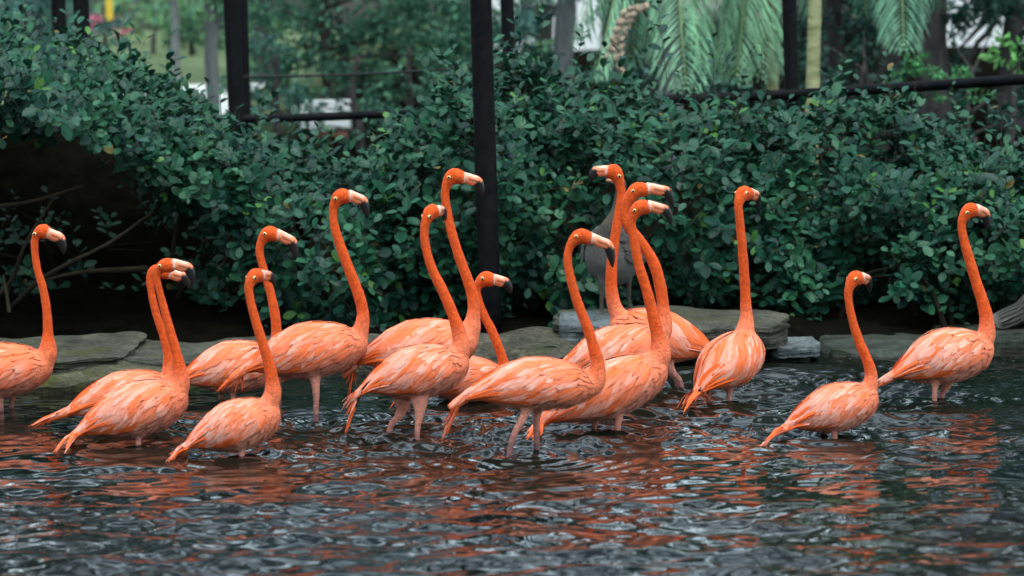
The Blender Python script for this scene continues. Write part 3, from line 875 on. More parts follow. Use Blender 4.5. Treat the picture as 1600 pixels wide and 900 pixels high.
def make_goose(label, Rp, Bp, neck, bill, feet, sc, tail_pts, footz, kd=(.24, .26, .25)):
    pz = np.array([0, 0, 1.0])
    bd = Body(Rp, Bp, pz, *kd)
    loc = np.array([(Rp[0] + Bp[0]) / 2, (Rp[1] + Bp[1]) / 2, footz])
    root = empty('goose', loc, label, 'goose', 'grey geese on the bank')
    P = resample(neck, 50)
    parts = [body_tube(bd), tube_geo(P[:, :3], P[:, 3], 14)]
    lq = []
    for (h, f) in feet:
        q = resample([(*(h + [0, 0, .05]), .030), (*h, .015), (*(h * .4 + f * .6), .0095), (*f, .0095)], 18)
        parts.append(tube_geo(q[:, :3], q[:, 3], 10)); lq.append(q)
        fw = unit(np.array([Bp[0] - Rp[0], Bp[1] - Rp[1], 0]))
        sw = np.array([-fw[1], fw[0], 0])
        for a_ in (-.6, 0, .6):                    # webbed foot: three toes and web
            d = fw * math.cos(a_) + sw * math.sin(a_)
            parts.append(tube_geo(np.array([f + [0, 0, .006], f + d * .04 + [0, 0, .006], f + d * .075 + [0, 0, .004]]), np.array([.009, .008, .005]), 8))
        w0 = f + [0, 0, .006]
        wv = [w0] + [w0 + (fw * math.cos(a_) + sw * math.sin(a_)) * (.062 if abs(a_) > .1 else .068) for a_ in (-.6, -.3, 0, .3, .6)]
        wv = np.array(wv); bot = wv - [0, 0, .008]
        n = len(wv)
        T = []
        for i in range(1, n - 1):
            T += [(0, i, i + 1), (n, n + i + 1, n + i)]
        Q = [(i, n + i, n + (i + 1) % n, (i + 1) % n) for i in range(n)]
        parts.append((np.concatenate([wv, bot]), np.array(Q), np.array(T)))
    me = voxel_body(parts, .006, 3)
    V = mesh_co(me)
    hgt = ((V - Rp) @ bd.up) / bd.L
    wv = np.clip((hgt + .12) / .2, 0, 1)[:, None]
    col = GPALE * .8 * (1 - wv) + GREY * wv
    dn = np.linalg.norm(V[:, None] - P[None, ::2, :3], axis=2)
    iN = dn.argmin(1); tN = iN / (dn.shape[1] - 1)
    nk_w = np.clip((tN - .25) / .1, 0, 1)[:, None]
    stripe = .5 + .5 * np.sin(V[:, 2] * 420 + V[:, 0] * 300)
    col = col * (1 - nk_w) + (np.array((.085, .07, .05))[None] * (.5 + .9 * stripe[:, None])) * nk_w
    for q in lq:
        d = np.linalg.norm(V[:, None] - q[None, :, :3], axis=2); i = d.argmin(1)
        m_ = ((d.min(1) < q[i, 3] * 2 + .004) & (i > 4)) | (V[:, 2] < footz + .02)
        col = np.where(m_[:, None], np.array((.07, .055, .045)), col)
    finish_body(me, 'body', root, loc, col, M['plumage'])
    for side in (1, -1):
        g = Geo()
        rows = 11
        for ir in range(rows):
            fr = ir / (rows - 1)
            for ip in range(9):
                u1 = .06 + .78 * fr + random.uniform(-.02, .02)
                ph0 = R(8) + R(92) * (ip + random.uniform(.2, .8)) / 9
                ln = bd.L * random.uniform(.18, .24) * np.interp(fr, [.5, 1], [1.25, .5]); wd = bd.L * random.uniform(.08, .10) * np.interp(fr, [.5, 1], [1, .7])
                a_ = R(random.uniform(8, 22)); tt = np.linspace(0, 1, 7)
                uu = u1 - ln * math.cos(a_) / bd.L * tt; pp = np.minimum(ph0 + ln * math.sin(a_) / (.2 * bd.L) * tt, R(115))
                nn = bd.nrm(uu, pp, side)
                path = bd.pt(uu, pp, side) + nn * (bd.L * (.01 + .03 * tt + .004 * random.random()))[:, None]
                cc = GREY * random.uniform(.45, 1.3)
                blade(g, path, nn, wd, lambda q: np.where((q > .86)[:, None], GPALE * 1.2, cc), bd.L * .006, .6)
        for q in range(9):                          # long grey flight feathers closing over the tail
            ph0 = R(20 + 9 * q); tt = np.linspace(0, 1, 8)
            uu = .34 - .02 * q - (.52 - .02 * q) * tt
            pp = np.full(8, ph0) - R(6) * tt
            nn = bd.nrm(np.maximum(uu, .04), pp, side)
            path = bd.pt(np.maximum(uu, .04), pp, side) + nn * (bd.L * (.045 + .012 * tt))[:, None] - bd.ax * (np.maximum(.04 - uu, 0) * bd.L)[:, None] - bd.up * (np.maximum(.04 - uu, 0) ** 1.0 * bd.L * .1)[:, None]
            blade(g, path, nn, .045, lambda q_: np.where((q_ > .9)[:, None], GPALE, (GDARK * 1.2 if q % 2 else GREY * 1.5)), .002, .7)
        g.build('wing', M['feather'], root, loc)
    g = Geo()
    for q in range(9):
        aa = (q - 4) / 4
        p0 = bd.pt(.12, R(40) * abs(aa), 1 if aa > 0 else -1)
        p3 = bd.R - bd.ax * bd.L * random.uniform(.16, .2) + bd.lat * aa * .07 + bd.up * .01
        pth = resample([p0, bd.R + bd.lat * aa * .03 + bd.up * .015, p3], 8)
        blade(g, pth, np.tile(bd.up, (8, 1)), .035, lambda q_: np.where((q_ > .85)[:, None], GPALE, GDARK * 1.4), .001, .7)
    g.build('tail', M['feather'], root, loc)
    h = P[-1, :3]; dirb = unit(bill - h)
    q = resample([(*(h - dirb * .01), .016), (*(h + dirb * .03), .013), (*bill, .006)], 10)
    V, Q, T = tube_geo(q[:, :3], q[:, 3], 10)
    g = Geo(); g.add(V, Q, T, np.array((.30, .13, .06))); g.build('bill', M['bill'], root, loc)
    lat = unit(np.cross(dirb, pz))
    for sg in (1, -1):
        make_eye(root, P[-8, :3] + lat * sg * P[-8, 3] * .92 + [0, 0, .006], lat * sg, .006, loc)
    return root


gY = 12.62
make_goose('grey goose standing on the slate slab among the leaves behind the flamingos', at(985, 402, gY + .24), at(936, 390, gY - .12) ,
           [(*at(938, 385, gY - .05), .06), (*at(948, 358, gY - .06), .034), (*at(962, 332, gY - .05), .024), (*at(968, 305, gY - .04), .021), (*at(970, 290, gY - .05), .026), (*at(966, 283, gY - .07), .024)],
           at(948, 282, gY - .12), [(at(940, 444, gY - .06), at(940, 496, gY - .06)), (at(982, 440, gY + .06), at(983, 492, gY + .06))], gY / FPX, None, at(940, 496, gY)[2], (.33, .36, .30))
gY = 13.0
make_goose('goose at the right edge, only its grey folded wing and tail in view', at(1590, 494, gY), at(1770, 430, gY),
           [(*at(1755, 435, gY), .06), (*at(1775, 400, gY), .036), (*at(1782, 350, gY), .026), (*at(1786, 310, gY), .024), (*at(1796, 296, gY), .028), (*at(1804, 296, gY), .024)],
           at(1825, 304, gY), [(at(1690, 510, gY - .05), at(1692, 560, gY - .05)), (at(1700, 510, gY + .06), at(1704, 560, gY + .06))], gY / FPX, None, at(1692, 560, gY)[2])


# ------------------------------------------------------------------ pond water: real wave geometry
def water_z(X, Y):
    r = np.random.default_rng(5)
    Z = np.zeros_like(X)
    env = 0.62 + 0.38 * np.sin(X * 1.1 + 0.8 + 0.6 * np.sin(Y * 0.9)) * np.sin(Y * 1.3 - 0.4)
    px_c = np.exp(-((X - (-0.3)) / 1.3) ** 2 - ((Y - 10.2) / 0.9) ** 2) * 0.75
    near = np.clip((9.6 - Y) / 1.5, 0, 1) * 0.35
    left = np.exp(-((X + 1.9) / .9) ** 2 - ((Y - 10.6) / 1.3) ** 2) * 0.35
    patch = .36 * np.sin(X * 2.9 + 1.7 * np.sin(Y * 2.3)) * np.sin(Y * 3.7 + 1.3 * np.sin(X * 2.1))
    env = np.clip(env * 0.72 + px_c + near + patch - left, 0.16, 1.5)
    for i in range(140):
        lam = math.exp(r.uniform(math.log(.048), math.log(.42)))
        th = r.normal(math.pi / 2, 0.6)
        kx, ky = math.cos(th) * 2 * math.pi / lam, math.sin(th) * 2 * math.pi / lam
        slope = 0.0265 * (lam / .18) ** 0.25
        ph = r.uniform(0, 6.28)
        Z += slope * lam / (2 * math.pi) * np.sin(kx * X + ky * Y + ph + 0.5 * np.sin(0.7 * kx * Y * .3 + ph))
    Z *= env
    rings = [(on_z(1185, 600), .0065, .085, 0.8), (on_z(820, 712), .003, .075, .5), (on_z(640, 684), .003, .07, .5),
             (on_z(494, 660), .003, .07, .45), (on_z(1466, 630), .003, .08, .5), (on_z(1310, 682), .0025, .09, .5), (on_z(960, 676), .0025, .07, .4),
             (on_z(215, 694), .002, .08, .4), (on_z(375, 712), .002, .08, .4)]
    for c, a_, lam, rad in rings:
        d = np.hypot(X - c[0], Y - c[1])
        Z += a_ * np.sin(d * 2 * math.pi / lam) * np.exp(-(d / rad) ** 2)
    fade = np.clip((3.2 - np.abs(X)) / .5, 0, 1) * np.clip((Y - 6.6) / .5, 0, 1)
    return Z * fade

grid_mesh('water', np.unique(np.concatenate([np.linspace(-14, -2.7, 12), np.linspace(-2.7, 2.7, 640), np.linspace(2.7, 14, 12)])),
          np.unique(np.concatenate([np.linspace(2.5, 7.0, 12), np.linspace(7.0, 13.1, 960)])), water_z, M['water'])

# ------------------------------------------------------------------ rocks round the pond
def rock(label, x0, x1, Yf, Yb, ztop, zbot, material, tilt=0.0, seed=0, strata=.03, skew=0.0, rnd=0.0, amp=1.0):
    """flat weathered slab between two photo columns; layered edge, chipped outline, uneven top"""
    cx0, cx1 = at(x0, 500, (Yf + Yb) / 2)[0], at(x1, 500, (Yf + Yb) / 2)[0]
    import bmesh
    bm = bmesh.new()
    bmesh.ops.create_cube(bm, size=2)
    bmesh.ops.subdivide_edges(bm, edges=bm.edges[:], cuts=22, use_grid_fill=True)
    hx, hy, hz = (cx1 - cx0) / 2, (Yb - Yf) / 2, (ztop - zbot) / 2
    cx, cy, cz = (cx0 + cx1) / 2, (Yf + Yb) / 2, (ztop + zbot) / 2
    so = Vector((seed * 7.3, seed * 3.1, seed * 1.7))
    for v in bm.verts:
        p = v.co.copy()
        q = Vector((p.x, p.y, 0)); n8 = (abs(p.x) ** 5 + abs(p.y) ** 5) ** .2
        mx = max(abs(p.x), abs(p.y))
        if n8 > 1e-6: p.x *= mx / n8; p.y *= mx / n8
        edge = max(abs(p.x), abs(p.y))
        if edge > .9: p.z *= 1 - .35 * ((edge - .9) / .1) ** 2 * .5
        wp = Vector((p.x * hx, p.y * hy, p.z * hz))
        an = math.atan2(p.y, p.x)
        out = 1 + .12 * mnoise.noise(Vector((math.cos(an) * 1.6, math.sin(an) * 1.6, 0)) + so) + .06 * mnoise.noise(Vector((math.cos(an) * 5, math.sin(an) * 5, 0)) + so)
        lay = math.floor((wp.z + 5) / strata)
        out += .05 * mnoise.noise(Vector((lay * 3.7, math.cos(an) * 2, math.sin(an) * 2)) + so) * (edge > .8)
        wp.x *= out; wp.y *= out
        fr = max(0, -p.y)
        if p.z > 0: wp.z -= rnd * fr * fr
        wp.z += amp * .018 * mnoise.noise(wp * 3.2 + so) + .008 * mnoise.noise(wp * 11 + so) + .004 * mnoise.noise(wp * 30 + so)
        wp.x += .01 * mnoise.noise(wp * 9 + so); wp.y += .012 * mnoise.noise(wp * 9 - so)
        wp.z += tilt * wp.x + skew * wp.y
        v.co = wp
    me = bpy.data.meshes.new('rock')
    bm.to_mesh(me); bm.free()
    me.polygons.foreach_set('use_smooth', np.ones(len(me.polygons), bool))
    me.set_sharp_from_angle(angle=R(40))
    me.materials.append(material)
    o = bpy.data.objects.new('rock_slab', me)
    C.objects.link(o); o.location = (cx, cy, cz)
    return tag(o, label, 'rock', 'slate slabs edging the pond')


rock('wide flat grey slab with mossy edge at the left end of the bank', -150, 200, 11.75, 12.75, .115, .0, M['slate'], -.01, 1, .02)
rock('thick mossy block under the left slab, beside the dark water', -140, 196, 11.6, 12.5, .075, -.3, M['mossy_rock'], 0, 2, .05, 0, .03, 1.3)
rock('pale mossy block between the left slab and the second slab', 130, 320, 11.6, 12.15, .08, -.3, M['mossy_rock'], 0, 3, .04, 0, .04, 1.5)
rock('low grey slab behind the left pair of flamingos', 195, 500, 11.9, 12.85, .085, -.05, M['slate'], .0, 4, .02)
rock('dark wet footing rock under the low grey slab', 230, 560, 11.95, 12.7, .025, -.3, M['wet_rock'], 0, 4, .05)
rock('long rounded brown ledge behind the central flamingos', 555, 905, 11.95, 12.5, .125, -.1, M['ledge'], .015, 6, .03, 0, .09, 2.6)
rock('dark wet footing rock under the long rounded ledge', 560, 900, 12.0, 12.6, .02, -.3, M['wet_rock'], 0, 5, .05)
rock('long layered slab under the goose feet, tapering right', 872, 1222, 12.15, 13.05, .165, .075, M['slate'], -.02, 8, .016)
rock('blue grey slate chunk at the goose slab left end', 876, 990, 12.1, 12.8, .182, .09, M['blue_slate'], -.02, 9, .03)
rock('small stacked brown flake at the left of the goose slab', 838, 905, 12.05, 12.4, .095, .05, M['slate'], -.03, 10, .012)
rock('dark block carrying the layered goose slab', 860, 1205, 12.3, 12.95, .08, -.3, M['wet_rock'], 0, 7, .05)
rock('small pale flat stone right of the goose slab', 1200, 1276, 12.2, 12.6, .075, .02, M['blue_slate'], -.02, 12, .015)
rock('dark stone under the small pale flat stone', 1195, 1262, 12.25, 12.6, .03, -.3, M['wet_rock'], 0, 8, .05)
rock('half submerged wet slab at the right water edge', 1285, 1490, 12.35, 13.1, .03, -.3, M['wet_rock'], .0, 9, .05)
rock('dark low kerb stone at the far right water edge', 1450, 1760, 12.85, 13.4, .04, -.3, M['wet_rock'], .0, 10, .05)


# ------------------------------------------------------------------ aviary frame
def post(label, x0, y0, x1, y1, Y, wpx, name='aviary_post'):
    p0 = at(x1, y1, Y); p1 = at(x0, y0, Y)
    d = p1 - p0
    zb = float(terrain(p0[0], Y)) - .05
    base = p0 + d * ((zb - p0[2]) / d[2])
    top = base + d * (3.6 / d[2])
    V, Q, T = tube_geo(resample([base, top], 12), np.full(12, wpx / 2 * Y / FPX), 20)
    g = Geo(); g.add(V, Q, T)
    root = empty(name, base, label, 'post', 'black steel posts of the aviary')
    g.build('shaft', M['steel'], root, base)
    pr = wpx / 2 * Y / FPX
    V, Q, T = tube_geo([base + [0, 0, .0], base + [0, 0, .065], base + [0, 0, .07]], [pr * 1.9, pr * 1.9, pr * 1.2], 20)
    g = Geo(); g.add(V, Q, T); g.build('base_plate', M['steel'], root, base)
    return root


post('thick black post in the centre, standing in front of the shrubs', 751, 0, 767, 520, 12.95, 34)
post('thin black post just behind the thick central one', 792, 0, 797, 130, 16.2, 21)
post('black post at the left centre, doubled by a thinner one', 361, 0, 370, 190, 16.6, 25)
post('slimmer dark post touching the left centre post', 379, 0, 384, 190, 17.2, 16)
post('black post behind the left shrub top', 126, 0, 129, 50, 16.6, 25)
post('greyer distant post left of the black one over the left shrub', 91, 0, 93, 50, 20.0, 23)
post('black post at right, joined by the rail, beside the pale palm stem', 1233, 0, 1238, 160, 16.6, 23)


def bar(name, label, cat, pts, rad, material, group):
    P = resample(pts, 40)
    V, Q, T = tube_geo(P, np.full(40, rad), 12)
    g = Geo(); g.add(V, Q, T)
    loc = P[0]
    o = g.build(name, material, None, loc)
    return tag(o, label, cat, group)


bar('aviary_rail', 'black horizontal rail above the middle shrubs, left of the thick post', 'rail',
    [at(372, 186, 16.6), at(520, 182, 16.5), at(640, 176, 16.3), at(797, 166, 16.2)], .024, M['steel'], 'black rails between the aviary posts')
bar('aviary_rail', 'long black rail rising to the right edge in front of the palm stems', 'rail',
    [at(799, 164, 16.2), at(1000, 157, 16.4), at(1236, 147, 16.55), at(1420, 136, 15.9), at(1700, 117, 15.0)], .029, M['steel'], 'black rails between the aviary posts')
bar('cable', 'thin dark cable strung across the tree behind the left rail', 'cable',
    [at(372, 121, 16.7), at(560, 116, 16.6), at(740, 106, 16.4), at(797, 103, 16.3)], .007, M['cable'], None)


# ------------------------------------------------------------------ shrubs
LEAFC = np.array([(.009, .052, .031), (.013, .068, .038), (.007, .038, .026), (.018, .080, .038)])


def sprigs(g, gs, O, A, ln, nl, ll, tint=None):
    """leafy shoots: origins O, axes A, lengths ln; nl leaves each of length ~ll, spiralling, rosette at the tip"""
    k = len(O)
    i = np.arange(nl)[None]
    t = (i + .6) / nl
    az = rng.random((k, 1)) * 6.28 + i * 2.4
    A = unit(A)
    ref = np.where(np.abs(A[:, 2:3]) > .9, np.array([[1.0, 0, 0]]), np.array([[0, 0, 1.0]]))
    X = unit(np.cross(A, ref)); Z = np.cross(A, X)
    rad = X[:, None] * np.cos(az)[..., None] + Z[:, None] * np.sin(az)[..., None]
    P = O[:, None] + A[:, None] * (ln[:, None] * t)[..., None] + rad * .006
    D = rad * 1.0 + A[:, None] * (.15 + .6 * t)[..., None] + np.array([0, 0, .10]) + rng.normal(0, .15, (k, nl, 3))
    Nn = A[:, None] * .7 + np.array([0, -.3, 1.0]) + rng.normal(0, .2, (k, nl, 3))
    L = ll * (1.05 - .35 * t) * rng.uniform(.72, 1.2, (k, nl)) * rng.uniform(.68, 1.22, (k, 1))
    base = LEAFC[rng.integers(0, 4, k)][:, None] * rng.uniform(.75, 1.25, (k, nl, 1))
    young = (rng.random((k, 1)) < .035) & (t > .6)
    base = np.where(young[..., None], np.array((.055, .15, .03)), base)
    base = np.where((rng.random((k, nl)) < .006)[..., None], np.array((.13, .10, .03)), base)
    if tint is not None: base = base * tint
    f = lambda a_: a_.reshape(-1, a_.shape[-1])
    add_leaves(g, f(P), f(D), f(Nn), L.ravel(), L.ravel() * rng.uniform(.6, .74, L.size), f(base))
    if gs is not None:
        r = .0022
        for o, a_, l_, x_, z_ in zip(O, A, ln, X, Z):
            e = o + a_ * l_; o2 = o - a_ * .05
            V = np.array([o2 + x_ * r, o2 + (z_ * .87 - x_ * .5) * r, o2 - (z_ * .87 + x_ * .5) * r, e + x_ * r * .5, e + (z_ * .87 - x_ * .5) * r * .5, e - (z_ * .87 + x_ * .5) * r * .5])
            gs.add(V, [(0, 1, 4, 3), (1, 2, 5, 4), (2, 0, 3, 5)], None, np.array((.05, .045, .025)))


def shrub(label, top, bot, Yc, hd, n, ll=.05, shoots=(), inner=.25, limbs=()):
    top = np.array(top, float); bot = np.array(bot, float)
    x0, x1 = top[0, 0], top[-1, 0]
    px = rng.uniform(x0, x1, n)
    zt = np.array([at(x, np.interp(x, top[:, 0], top[:, 1]), Yc)[2] for x in px])
    zb = np.array([at(x, np.interp(x, bot[:, 0], bot[:, 1]), Yc - hd * .6)[2] for x in px])
    wx = np.array([at(x, 300, Yc)[0] for x in px])
    th = rng.uniform(-.55, 1.0, n) * 2.0                       # angle: 0 front, +90 deg top
    th = np.where(rng.random(n) < (.22 if hd > 1 else .14), rng.uniform(1.6, 2.4 if hd > 1 else 3.3, n), th)
    lump = 1 + .15 * np.sin(wx * 5.1 + 1.3 + 2.2 * np.sin(th * 1.7 + wx)) + .10 * np.sin(wx * 11.7 + th * 4)
    rr = np.where(rng.random(n) < inner, rng.uniform(.35, .85, n), rng.uniform(.86, 1.03, n)) * lump
    zc, hz = (zt + zb) / 2, (zt - zb) / 2
    end = np.clip(np.minimum(px - x0, x1 - px) / 70, .25, 1) ** .5
    O = np.stack([wx, Yc - np.cos(th) * hd * rr * end, zc + np.sin(th) * hz * np.minimum(rr, 1.04) * (.8 + .2 * end)], 1)
    out = np.stack([np.zeros(n), -np.cos(th), np.sin(th) * .9], 1)
    A = unit(out * .8 + np.array([0, -.1, .5]) + rng.normal(0, .4, (n, 3)))
    ln = rng.uniform(.08, .17, n) * np.where(rng.random(n) < .2, 2.1, 1)
    g = Geo(); gs = Geo()
    sprigs(g, g, O - A * .05, A, ln, 8, ll)
    for (sx, sy, l_, lean) in shoots:
        o = at(sx, sy, Yc - hd * .2)
        sprigs(g, g, o[None], np.array([[lean, -.1, 1.0]]), np.array([l_]), 9, ll * .9)
    gz = at((x0 + x1) / 2, 300, Yc)
    zg = float(terrain(gz[0], Yc))
    loc = np.array([gz[0], Yc, zg])
    root = empty('shrub', loc, label, 'shrub', 'small leaved evergreen shrubs behind the pond')
    g.build('foliage', M['leaf'], root, loc)
    for lb in limbs or [None] * 5:
        bc = (.07, .055, .04) if lb is not None else (.016, .013, .010)
        if lb is None:
            a_ = np.array([gz[0] + random.uniform(-.4, .4), Yc + random.uniform(-.1, .3), zg - .05])
            e = np.array([gz[0] + random.uniform(-.9, .9) * (x1 - x0) / 2 * Yc / FPX, Yc - hd * random.uniform(-.3, .6), zc.mean() + random.uniform(0, .3)])
            lb = [a_, a_ + (e - a_) * .4 + np.array([0, 0, .12]), e]
        P = resample(lb, 14)
        V, Q, T = tube_geo(P, np.linspace(.016, .005, 14), 8)
        gg = Geo(); gg.add(V, Q, T, np.array(bc)); gg.build('branch', M['stem'], root, loc)
    return root


def limb(pts, Y):
    return [at(x, y, Y + dy) for x, y, dy in pts]

shrub('large shrub at the left overhanging a dark hollow with bare branches',
      [(-460, 70), (-160, 54), (-60, 52), (0, 60), (60, 76), (120, 90), (180, 112), (240, 134), (275, 169), (310, 204), (350, 234)],
      [(-460, 210), (-160, 210), (0, 210), (100, 208), (200, 225), (260, 285), (300, 345), (350, 390)], 14.4, 1.4, 1750, .072,
      limbs=[limb([(-120, 330, .4), (0, 322, .1), (60, 312, .0), (130, 290, .0)], 13.7), limb([(20, 480, .5), (60, 440, .2), (110, 410, .0), (170, 380, -.1), (240, 330, -.1)], 13.7),
             limb([(-60, 500, .4), (10, 450, .2), (40, 380, .0), (90, 300, .0)], 13.8), limb([(20, 560, .3), (18, 520, .2), (12, 470, .2), (5, 430, .3)], 13.6),
             limb([(300, 480, .5), (270, 420, .2), (280, 340, 0), (300, 280, -.2)], 13.9), limb([(230, 420, .3), (130, 425, .2), (60, 440, .3)], 13.9)])
shrub('low shrub in a dip right of the left hollow, leaves down to the rock',
      [(270, 208), (330, 226), (380, 228), (430, 218), (480, 240), (540, 258), (600, 240), (650, 213)],
      [(270, 262), (330, 335), (390, 400), (435, 520), (650, 537)], 13.95, .75, 600, .072, [(300, 200, .2, .1), (420, 195, .16, .2)])
shrub('dense shrub directly behind the thick black post',
      [(570, 278), (620, 248), (660, 200), (700, 156), (740, 144), (790, 128), (830, 118), (870, 126)],
      [(570, 537), (870, 537)], 14.15, .85, 648, .072, [(800, 92, .2, .1), (700, 130, .18, -.2), (770, 120, .2, 0)])
shrub('tall shrub with upright shoots behind the goose',
      [(800, 118), (840, 108), (890, 138), (940, 161), (1000, 144), (1060, 168), (1120, 181), (1180, 194)],
      [(800, 535), (1180, 530)], 14.2, .85, 720, .072, [(845, 80, .22, .1), (1005, 120, .3, .1), (1040, 110, .34, -.1), (1115, 150, .3, 0), (900, 105, .2, .2), (1080, 180, .3, -.3)])
shrub('rounded shrub at right with a dark gap near the water',
      [(1130, 210), (1200, 196), (1280, 188), (1340, 182), (1400, 192), (1480, 218), (1510, 241)],
      [(1130, 535), (1200, 540), (1270, 500), (1400, 488), (1510, 520)], 14.1, .85, 720, .072, [(1190, 150, .26, 0), (1310, 140, .18, .2), (1390, 150, .2, -.1), (1150, 170, .2, .2)])
shrub('shrub filling the right edge above the goose wing',
      [(1430, 204), (1500, 230), (1560, 252), (1640, 262), (1740, 262)],
      [(1430, 470), (1500, 512), (1600, 505), (1740, 500)], 13.95, .8, 600, .072, [(1500, 200, .22, -.2), (1570, 215, .24, .3), (1540, 210, .2, .1)])
shrub('few leafy sprigs deep inside the dark hollow at left', [(-160, 330), (200, 330), (400, 330)], [(-160, 470), (400, 500)], 14.9, .3, 60, .06)
shrub('full shrub added beyond the left frame edge to keep light out of the hollow', [(-900, 60), (-330, 60)], [(-900, 520), (-330, 520)], 14.2, .9, 900, .072)  # unseen shrub added to stop side light entering the left hollow
shrub('low leafy growth at the back of the right dark gap', [(1180, 360), (1520, 360)], [(1180, 520), (1520, 520)], 14.9, .4, 216, .072)
shrub('small leafy sprout lit green behind the left pair of flamingos', [(300, 430), (420, 455)], [(300, 515), (420, 515)], 14.0, .25, 28, .072)
shrub('leafy sprout over the right dark gap beside the pale flamingo neck', [(1395, 395), (1450, 395)], [(1395, 490), (1450, 490)], 13.2, .12, 12, .072)
shrub('low row of leaves at water level right of the small pale stone', [(1225, 450), (1290, 450)], [(1225, 545), (1290, 545)], 13.35, .15, 16, .072)


# ------------------------------------------------------------------ trees, palms and the park behind
def branch_mesh(g, pts, r0_, r1_, n=9, k=14, col=(.1, .09, .08)):
    P = resample(pts, k)
    P[1:-1] += rng.normal(0, r0_ * .15, (k - 2, 3))
    V, Q, T = tube_geo(P, np.linspace(r0_, r1_, k), n)
    g.add(V, Q, T, np.array(col))


def tree(label, base, height, tr, bark, clumps, leafL, cols, nleaf, group='trees in the park behind the aviary', lean=(0, 0), name='tree', cat='tree', droop=0.0):
    """trunk and limbs to each foliage clump (centre, radius); leaves scattered through every clump"""
    base = np.array(base, float)
    root = empty(name, base, label, cat, group)
    g = Geo()
    top = base + np.array([lean[0], lean[1], height])
    trunk = [base - [0, 0, .15], base + (top - base) * .3 + [random.uniform(-.03, .03), 0, 0], base + (top - base) * .65 + [random.uniform(-.06, .06), 0, 0], top]
    branch_mesh(g, trunk, tr, tr * .55, 14, 20)
    V, Q, T = tube_geo([base - [0, 0, .1], base + [0, 0, .06], base + [0, 0, .3]], [tr * 1.7, tr * 1.3, tr * .98], 14); g.add(V, Q, T, np.array((.1, .09, .08)))
    gl = Geo()
    for c, rad in clumps:
        c = np.array(c, float); rad = np.broadcast_to(np.array(rad, float), (3,))
        f = min(max((c[2] - base[2]) / height * .8, .25), .95)
        s0 = base + (top - base) * f
        branch_mesh(g, [s0, s0 + (c - s0) * .5 + [0, 0, .1 * rad[2]], c], tr * .38, tr * .06, 7, 10)
        m = max(8, int(nleaf * rad[0] * rad[2]))
        sub = unit(rng.normal(size=(max(4, m // 40), 3))) * rng.uniform(.3, 1, (max(4, m // 40), 1)) * rad + c
        P = sub[rng.integers(0, len(sub), m)] + rng.normal(0, 1, (m, 3)) * rad * .17
        D = unit(P - c) + rng.normal(0, .6, (m, 3)) + np.array([0, 0, -.2 - droop])
        Nn = np.array([0, 0, 1.0]) + rng.normal(0, .5, (m, 3))
        L = leafL * rng.uniform(.7, 1.3, m)
        cc = np.array(cols)[rng.integers(0, len(cols), m)] * rng.uniform(.75, 1.25, (m, 1))
        add_leaves(gl, P, D, Nn, L, L * .5, cc, 0)
    g.build('trunk', bark, root, base)
    gl.build('crown', M['far_leaf'], root, base)
    return root


def base_at(px, Y):
    x = at(px, 100, Y)[0]
    return np.array([x, Y, float(terrain(x, Y))])


def cl(px, py, Y, rx, rz=None, ry=None):
    """clump centred on a ray at distance Y; radii in metres"""
    return (at(px, py, Y), (rx, ry or rx, rz or rx))

HAZY_GREEN = [(.075, .20, .13), (.10, .25, .15), (.055, .15, .11)]  # lightened: background haze is put into this leaf colour
GR2 = [(.025, .075, .06), (.035, .095, .07), (.018, .055, .045)]
GR3 = [(.16, .32, .14), (.21, .38, .17), (.12, .24, .12)]
HAZY_TEAL = [(.09, .21, .18), (.12, .26, .22), (.06, .15, .14)]  # also lightened, with the haze painted into the leaves

Yt = 26.0
b0 = base_at(512, Yt)
tree('broad green tree in the middle distance left of the thick post, thin dark trunk', b0, 2.6, .045, M['bark_dark'],
     [cl(430, 60, Yt, .42, .35), cl(520, 30, Yt, .5, .4), cl(620, 60, Yt, .45, .36), cl(700, 90, Yt - .5, .36, .3), cl(470, 110, Yt, .3, .2), cl(590, 120, Yt, .34, .2),
      cl(680, 140, Yt, .3, .14), cl(420, 10, Yt, .5, .3), cl(600, -60, Yt, .6, .5), cl(480, -90, Yt, .6, .5), cl(720, -40, Yt, .6, .5), cl(400, 130, Yt + .6, .3, .16), cl(740, 40, Yt + .3, .4, .3)], .085, HAZY_GREEN, 3000)
tree('lighter leafed tree beside the thick post, behind the green one', base_at(690, 29), 2.8, .07, M['bark_grey'],
     [cl(650, 90, 29, .45, .3), cl(720, 60, 29, .5, .4), cl(680, 10, 29, .6, .5), cl(790, 20, 29, .6, .5), cl(830, 70, 29, .35, .25), cl(760, 120, 29, .4, .2)], .10, GR3 + HAZY_GREEN, 1500)
tree('slender grey trunk tree left of the doubled black post, thin leafy top', base_at(334, 24), 4.2, .062, M['bark_grey'],
     [cl(300, -40, 24, .5, .35), cl(390, 10, 24, .4, .3), cl(400, -60, 24, .5, .4), cl(330, -120, 24, .6, .5), cl(365, 60, 24.2, .2, .25), cl(310, 50, 24.3, .12, .22)], .08, HAZY_GREEN + GR3, 1400)
tree('thin grey trunk farther left in the bright clearing', base_at(276, 31), 4.0, .05, M['bark_grey'],
     [cl(250, -60, 31, .6, .4), cl(300, -90, 31, .6, .4), cl(265, 10, 31, .22, .2)], .09, GR3, 900)
tree('dark forked trunk near the pavilion, seen under the green tree', base_at(545, 29.5), 2.4, .04, M['bark_dark'],
     [cl(560, 40, 29.5, .5, .3), cl(520, 0, 29.5, .5, .4), cl(500, 100, 29.5, .3, .12)], .09, GR2, 1500, lean=(-.25, 0))
tree('grey trunk tree right of the thick post, in front of the pale wall', base_at(880, 25), 4.5, .10, M['bark_grey'],
     [cl(860, -60, 25, .6, .4), cl(820, 10, 25, .4, .25), cl(900, -90, 25, .6, .4), cl(815, 60, 25.5, .25, .2)], .09, HAZY_TEAL, 1100)
